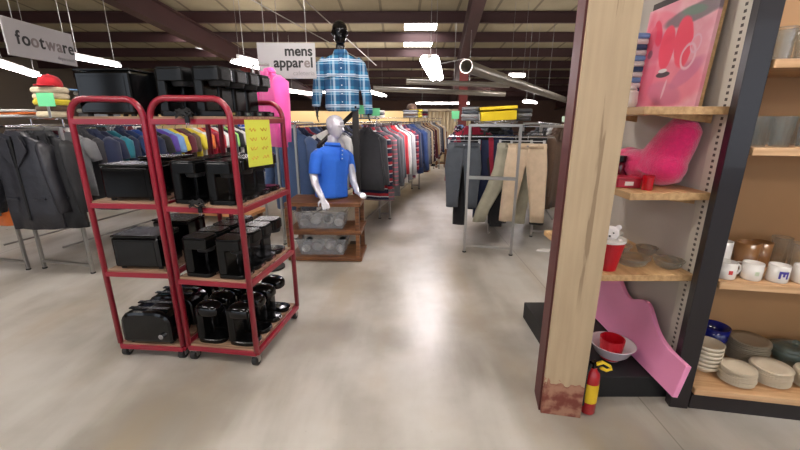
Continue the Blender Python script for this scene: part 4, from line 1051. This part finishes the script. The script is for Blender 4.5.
# stack of linens and jars at far end of shelves
WHT = mat('white_ceramic', (228, 222, 214), .25, var=.03, coat=.3)
heap('folded_linen', 'stack of blue and white folded linen at the far end of the top shelf', 'linen', (1.37, 2.46, 1.551), 0, .10, .055, .42, 14, [cl('white'), cl('light blue'), cl('white'), cl('denim blue')])
for k, (x, y, z, lb) in enumerate(((1.29, 2.28, 1.551, 'white lidded jar beside the painting on the top shelf'), (1.33, 2.42, 1.156, 'white lidded jar at the far end of the middle shelf'), (1.24, 2.50, .736, 'white lidded jar at the far end of the lower shelf'))):
    t = thing('lidded_jar', lb, 'jar', (x, y, z)); MB().lathe([(0, 0), (.04, 0), (.05, .03), (.048, .09), (.036, .10), (.0, .10)]).build('jar_body', WHT, t, smooth=True); MB().lathe([(0, .101), (.042, .101), (.03, .12), (.01, .125), (.012, .14), (0, .142)]).build('jar_lid', WHT, t, smooth=True)
# red buckets and the white bear
RPL = mat('red_plastic', (190, 16, 34), .3, var=.06)
cup('red tapered bucket with a white rim holding the white bear', (1.085, 1.89, .736), .050, .078, .165, RPL, 'bucket', 'bucket', wall=.003, rim=WHT)
cup('second red bucket with a white rim behind the bear', (1.17, 2.06, .736), .048, .072, .150, RPL, 'bucket', 'bucket', wall=.003, rim=WHT)
t = thing('plush_bear', 'small white plush bear peeking out of the red bucket', 'plush', (1.085, 1.892, .785)); t.rotation_euler = (0, 0, R(-30))
FUR = mat('white_plush', (236, 228, 226), .95, bump=.5, bscale=120, sheen=.6)
mb = MB(); mb.ball((0, 0, .055), .036, .034, .05); mb.ball((0, -.004, .145), .042, .038, .038); mb.ball((0, -.036, .137), .018, .016, .014)
for s in (-1, 1): mb.ball((s * .034, .0, .178), .015, .009, .015); mb.tube([(s * .028, 0, .085), (s * .045, -.02, .105), (s * .05, -.03, .122)], [.015, .014, .012], 8)
mb.build('bear_body', FUR, t, remesh=.004)
for s in (-1, 1): MB().ball((s * .015, -.038, .155), .004).build('eye', BLK_GLOSS, t)
MB().ball((0, -.053, .141), .005).build('nose', BLK_GLOSS, t)
MB().lathe([(.030, .096), (.040, .100), (.040, .110), (.030, .113)], seg=20).build('red_scarf', RPL, t)
# clear glass dishes on the lower shelf
GLS = mat('clear_glass', (226, 232, 228), .06, var=.02, trans=.92, alpha=.55)
for k, (x, y, r, lb) in enumerate(((1.25, 1.94, .085, 'nearest clear glass dish on the lower gondola shelf'), (1.42, 1.90, .072, 'clear glass dish against the back panel of the lower shelf'), (1.28, 2.14, .075, 'clear glass dish in the middle of the lower shelf'),
              (1.43, 2.10, .055, 'small clear glass bowl deep on the lower shelf'), (1.30, 2.36, .08, 'farthest clear glass dish on the lower shelf'))):
    t = thing('glass_dish', lb, 'dish', (x, y, .736), 0, 'clear glass dishes')
    MB().lathe([(0, 0), (r * .55, 0), (r * .8, .012), (r, .045), (r * .97, .046), (r * .76, .017), (r * .5, .006), (0, .006)], seg=28).build('dish_body', GLS, t, smooth=True)
    MB().tube([(r * math.cos(2 * PI * j / 24), r * math.sin(2 * PI * j / 24), .046) for j in range(25)], .003, 6).build('rim', GLS, t, smooth=True)
t = thing('wooden_figurine', 'small brown figurine among the glass dishes', 'figurine', (1.36, 2.50, .736)); mb = MB()
mb.lathe([(0, 0), (.035, 0), (.04, .02), (.03, .05), (.018, .07), (.025, .09), (.018, .115), (0, .12)]); mb.build('figure', wood_mat('brown_carving', (120, 84, 56), (160, 118, 84), 'z'), t, smooth=True)
MB().lathe([(0, -.008), (.045, -.008), (.045, 0), (0, 0)], (0, 0, .0085)).build('stand', WOOD_DK, t)

# wavy pink board on the base deck
t = thing('wavy_board', 'long wavy pink painted board leaning on the black base deck', 'board', (1.375, 1.63, .140)); t.rotation_euler = (0, R(11), 0)
top = []
for k in range(41):
    y = .98 * k / 40; u = k / 40
    z = .185 + .235 * (1 / (1 + math.exp(-(u - .30) * 16))) * .55 + .20 * (1 / (1 + math.exp(-(u - .78) * 22)))- .035 * math.exp(-((u - .56) / .1) ** 2) + .04 * math.exp(-((u - .42) / .1) ** 2)
    if u > .93: z -= .09 * ((u - .93) / .07) ** 2
    top.append((y, z))
MB().prism([(0, 0)] + top + [(.98, 0)], 0, .03, 'x').build('board', mat('pink_paint', (246, 156, 198), .38, var=.05), t, bevel=.004)
# white bowl and red cup
t = thing('white_bowl', 'white bowl holding a red cup on the black base deck', 'bowl', (1.245, 1.975, .131))
MB().lathe([(0, 0), (.045, 0), (.05, .008), (.09, .045), (.118, .10), (.123, .104), (.115, .104), (.08, .045), (.04, .012), (0, .012)], seg=36).build('bowl_wall', mat('lilac_white_ceramic', (222, 214, 222), .25, coat=.3), t, smooth=True)
MB().lathe([(.032, -.006), (.046, -.006), (.046, .0), (.032, .0)], (0, 0, .006)).build('foot_ring', MATS['lilac_white_ceramic'], t)
cup('red cup sitting inside the white bowl', (1.235, 1.965, .146), .054, .066, .125, RPL, 'red_cup', 'cup')
# fire extinguisher at the column foot
t = thing('fire_extinguisher', 'red fire extinguisher with yellow handle standing at the column foot', 'fire extinguisher', (.995, 1.70, 0), R(20))
MB().lathe([(0, 0), (.034, 0), (.038, .006), (.038, .21), (.034, .235), (.020, .252), (.016, .27), (0, .27)], seg=26).build('cylinder', mat('extinguisher_red', (176, 16, 28), .3, coat=.4), t, smooth=True)
MB().lathe([(.0385, .07), (.039, .07), (.039, .18), (.0385, .18)], seg=26).build('label_band', mat('yellow_label', (236, 196, 40), .5), t)
MB().box(-.016, .016, -.016, .016, .268, .300).build('valve', BLK_SATIN, t, bevel=.003)
YEL = mat('yellow_plastic', (240, 204, 40), .4)
MB().tube([(.0, -.012, .292), (.035, -.02, .300), (.075, -.03, .275), (.085, -.032, .255), (.06, -.028, .250), (.03, -.02, .268)], [(.008, .012)] * 6, 8).build('handle', YEL, t, smooth=True)
MB().tube([(-.014, 0, .285), (-.05, -.01, .26), (-.056, -.012, .16), (-.05, -.012, .06)], .008, 8).build('hose', RUBBER, t, smooth=True)

# ---------------------------------------------------------------- end shelf unit at the right edge (dishes)
EO = (1.450, 1.725, 0); ER = R(-10)
def ep(x, y, z): c, s = math.cos(ER), math.sin(ER); return (EO[0] + x * c - y * s, EO[1] + x * s + y * c, z)
EW, ED = 1.25, .46
t = thing('dish_shelf', 'brown-backed black shelf unit of dishes at the right edge', 'shelf unit', EO, ER)
BP = mat('black_panel', (30, 24, 27), .3, var=.15, coat=.2)
MB().box(0, .09, 0, .05, 0, 2.4).build('front_post', BP, t, bevel=.003)
MB().box(.068, .09, .051, ED, 0, 2.4).build('side_panel', mat('smoked_panel', (58, 48, 46), .2, coat=.3), t)
MB().box(EW - .05, EW, 0, ED, 0, 2.4).build('side_panel', BP, t)
MB().box(.101, EW - .051, ED - .015, ED, 0, 2.4).build('back_panel', BROWN_BACK, t)
MB().box(.101, EW - .051, .01, ED - .016, 0, .085).build('kick_base', BP, t)
EZ = (.13, .735, 1.375, 1.735)
for z in EZ: MB().box(.102, EW - .052, .0 if z > .2 else -.005, ED - .017, z - .035, z).build('shelf', WOOD_TANX, t, bevel=.003)
PLATE = mat('cream_stoneware', (222, 208, 184), .3, var=.04, coat=.3)
PLATE2 = mat('grey_stoneware', (176, 164, 142), .3, var=.04, coat=.3)
pm = {}
def plate_mesh(r):
    if r not in pm: pm[r] = MB().lathe([(0, 0), (r * .58, 0), (r * .64, .003), (r, .0150), (r, .0175), (r * .62, .008), (0, .007)], seg=36).mesh('plate', True)
    return pm[r]
def plates(n, x, y, r, m, where, step=.0108, tilt=0.):
    for k in range(n):
        o = obj('plate', plate_mesh(r), m); p = ep(x + rnd.uniform(-.0035, .0035), y + rnd.uniform(-.0035, .0035), EZ[0] + .001 + step * k); o.location = p
        pos = 'topmost' if k == n - 1 else ('lowest' if k == 0 else ordinal(k) + ' from the bottom')
        tag(o, '%s plate, %s of %s' % ('grey' if m is PLATE2 else 'cream', pos, where), 'plate', 'stacked plates')
plates(8, .345, .10, .080, PLATE, 'the front left stack')
plates(8, .525, .14, .090, PLATE, 'the second front stack')
plates(8, .715, .12, .085, PLATE, 'the front stack at the right edge')
plates(12, .53, .335, .098, PLATE2, 'the tall stack at the back')
plates(11, .95, .33, .085, PLATE2, 'the rear right stack')
def bowl(label, loc, r, h, m, group=None):
    t = thing('bowl', label, 'bowl', loc, 0, group)
    MB().lathe([(0, .004), (r * .42, .004), (r * .62, .012), (r * .92, h * .6), (r, h), (r - .004, h), (r * .86, h * .6), (r * .5, .014), (0, .012)], seg=32).build('bowl_wall', m, t, smooth=True)
    MB().lathe([(r * .3, 0), (r * .42, 0), (r * .42, .005), (r * .3, .005)]).build('foot_ring', m, t)
    return t
for k in range(6): bowl('cream bowl, %s of the stack by the black post' % (('lowest', 'second from the bottom', 'third from the bottom', 'fourth from the bottom', 'fifth from the bottom', 'topmost')[k]), ep(.235, .19, EZ[0] + .001 + .024 * k), .074, .05, PLATE, 'stacked cream bowls')
bowl('dark blue bowl behind the cream bowls on the bottom dish shelf', ep(.355, .36, EZ[0] + .001), .075, .19, mat('cobalt_glaze', (28, 34, 120), .15, coat=.5))
# mugs on the middle shelf
MUG = mat('white_mug', (226, 220, 212), .22, coat=.4)
MUGB = mat('brown_mug', (134, 92, 54), .3, var=.25, scale=20, coat=.3)
def mug(label, x, y, m, mark=None, r=.042, h=.085, rot=0.):
    t = thing('mug', label, 'mug', ep(x, y, EZ[1] + .001), rot, 'mugs on the dish shelf')
    MB().lathe([(0, 0), (r * .9, 0), (r, .008), (r, h), (r - .004, h), (r - .005, .008), (0, .007)], seg=28).build('mug_wall', m, t, smooth=True)
    MB().tube([(r - .002, 0, h * .8), (r + .022, 0, h * .76), (r + .028, 0, h * .5), (r + .018, 0, h * .25), (r - .002, 0, h * .2)], .005, 8).build('handle', m, t, smooth=True)
    if mark:
        col, kind = mark; mm = mat('mark_%d_%d_%d' % col, col, .4); bx = []
        def arc(z0, z1, a0, a1):
            n = 8; mb = MB()
            ri = [[Vector((rr * math.cos(a), rr * math.sin(a), z)) for rr, z in ((r - .0005, z0), (r + .001, z0), (r + .001, z1), (r - .0005, z1))] for a in [a0 + (a1 - a0) * i / n for i in range(n + 1)]]
            mb.loft(ri); mb.build('printed_mark', mm, t)
        c0 = -PI / 2 - rot - R(14)
        if kind == 'M':
            arc(.025, .062, c0 - .45, c0 - .25); arc(.025, .062, c0 + .25, c0 + .45); arc(.05, .062, c0 - .25, c0 + .25); arc(.036, .05, c0 - .10, c0 + .10)
        else: arc(.03, .05, c0 - .2, c0 + .2)
    return t
mug('white mug with a small red mark, leftmost at the front of the dish shelf', .155, .07, MUG, ((190, 50, 50), 's'))
mug('plain white mug between the red-marked and purple-marked mugs', .27, .075, MUG, ((190, 200, 170), 's'), rot=1.9)
mug('white mug with a purple letter-like mark at the front of the dish shelf', .375, .065, MUG, ((66, 56, 150), 'M'), rot=.5)
mug('white mug with a dark mark at the right of the purple-marked mug', .485, .07, MUG, ((60, 44, 60), 's'), rot=.4)
mug('tall white mug behind the red-marked mug', .185, .19, MUG, None, .046, .155, .6)
mug('tall brown mug behind the white mugs', .31, .20, MUGB, None, .05, .15, .4)
mug('second tall brown mug at the back of the dish shelf', .44, .30, MUGB, None, .046, .13, 2.4)
mug('white mug at the front of the dish shelf near the right edge', .60, .075, MUG, None, .042, .085, .5)
def tumbler(label, x, y, z, r, h):
    t = thing('glass_tumbler', label, 'glass', ep(x, y, z + .001), 0, 'clear glasses on the dish shelf')
    MB().lathe([(0, 0), (r * .8, 0), (r, h), (r - .003, h), (r * .8 - .003, .008), (0, .008)], seg=22).build('glass_wall', GLS, t)
    MB().tube([(r * math.cos(2 * PI * j / 20), r * math.sin(2 * PI * j / 20), h) for j in range(21)], .0022, 6).build('rim', GLS, t, smooth=True)
pos = {2: 'upper dish shelf', 3: 'top dish shelf', 1: 'mug shelf'}
for li, pts in ((2, [(.16, .09), (.26, .10), (.36, .09), (.21, .20), (.32, .21), (.46, .10), (.43, .22), (.57, .1)]), (3, [(.17, .09), (.27, .10), (.22, .2), (.37, .1), (.33, .22), (.47, .12)]), (1, [(.56, .22), (.66, .2), (.55, .33)])):
    for k, (x, y) in enumerate(pts):
        tumbler('clear glass tumbler, %s from the left, %s row of the %s' % (ordinal(k), 'front' if y < .15 else 'back', pos[li]), x, y, EZ[li], .043, .13 if li > 1 else .15)
t = thing('glass_serving_dish', 'oval green-tinted glass dish behind the plates at the right edge', 'dish', ep(.74, .31, EZ[0] + .001))
gg = mat('green_tint_glass', (150, 168, 158), .1, trans=.6, alpha=.8, coat=.4)
MB().loft([ring(0, 0, 0, .07, .055, 28), ring(0, 0, .09, .11, .085, 28), ring(0, 0, .12, .115, .09, 28), ring(0, 0, .12, .108, .083, 28), ring(0, 0, .02, .066, .05, 28)]).build('dish_body', gg, t, smooth=True)
MB().ball((0, 0, .15), .016).build('knob', gg, t, smooth=True); MB().loft([ring(0, 0, .121, .112, .087, 28), ring(0, 0, .135, .05, .04, 28)]).build('dish_lid', gg, t, smooth=True)

# ---------------------------------------------------------------- light and camera
w = bpy.data.worlds.new('World'); scene.world = w; w.use_nodes = True
w.node_tree.nodes['Background'].inputs['Color'].default_value = (.80, .88, 1., 1); w.node_tree.nodes['Background'].inputs['Strength'].default_value = 1.0

cam = bpy.data.cameras.new('camera'); co = bpy.data.objects.new('camera', cam); C.objects.link(co)
cam.sensor_fit = 'HORIZONTAL'; cam.sensor_width = 36.; cam.lens = 36. * 383 / 800; cam.clip_start = .05; cam.clip_end = 100
co.location = (0, 0, 1.5); co.rotation_euler = (PI / 2 - math.atan(107 / 383), 0, 0)
scene.camera = co
vs = scene.view_settings; vs.view_transform = 'Standard'; vs.look = 'None'; vs.gamma = 1.; vs.use_curve_mapping = False; vs.exposure = .80
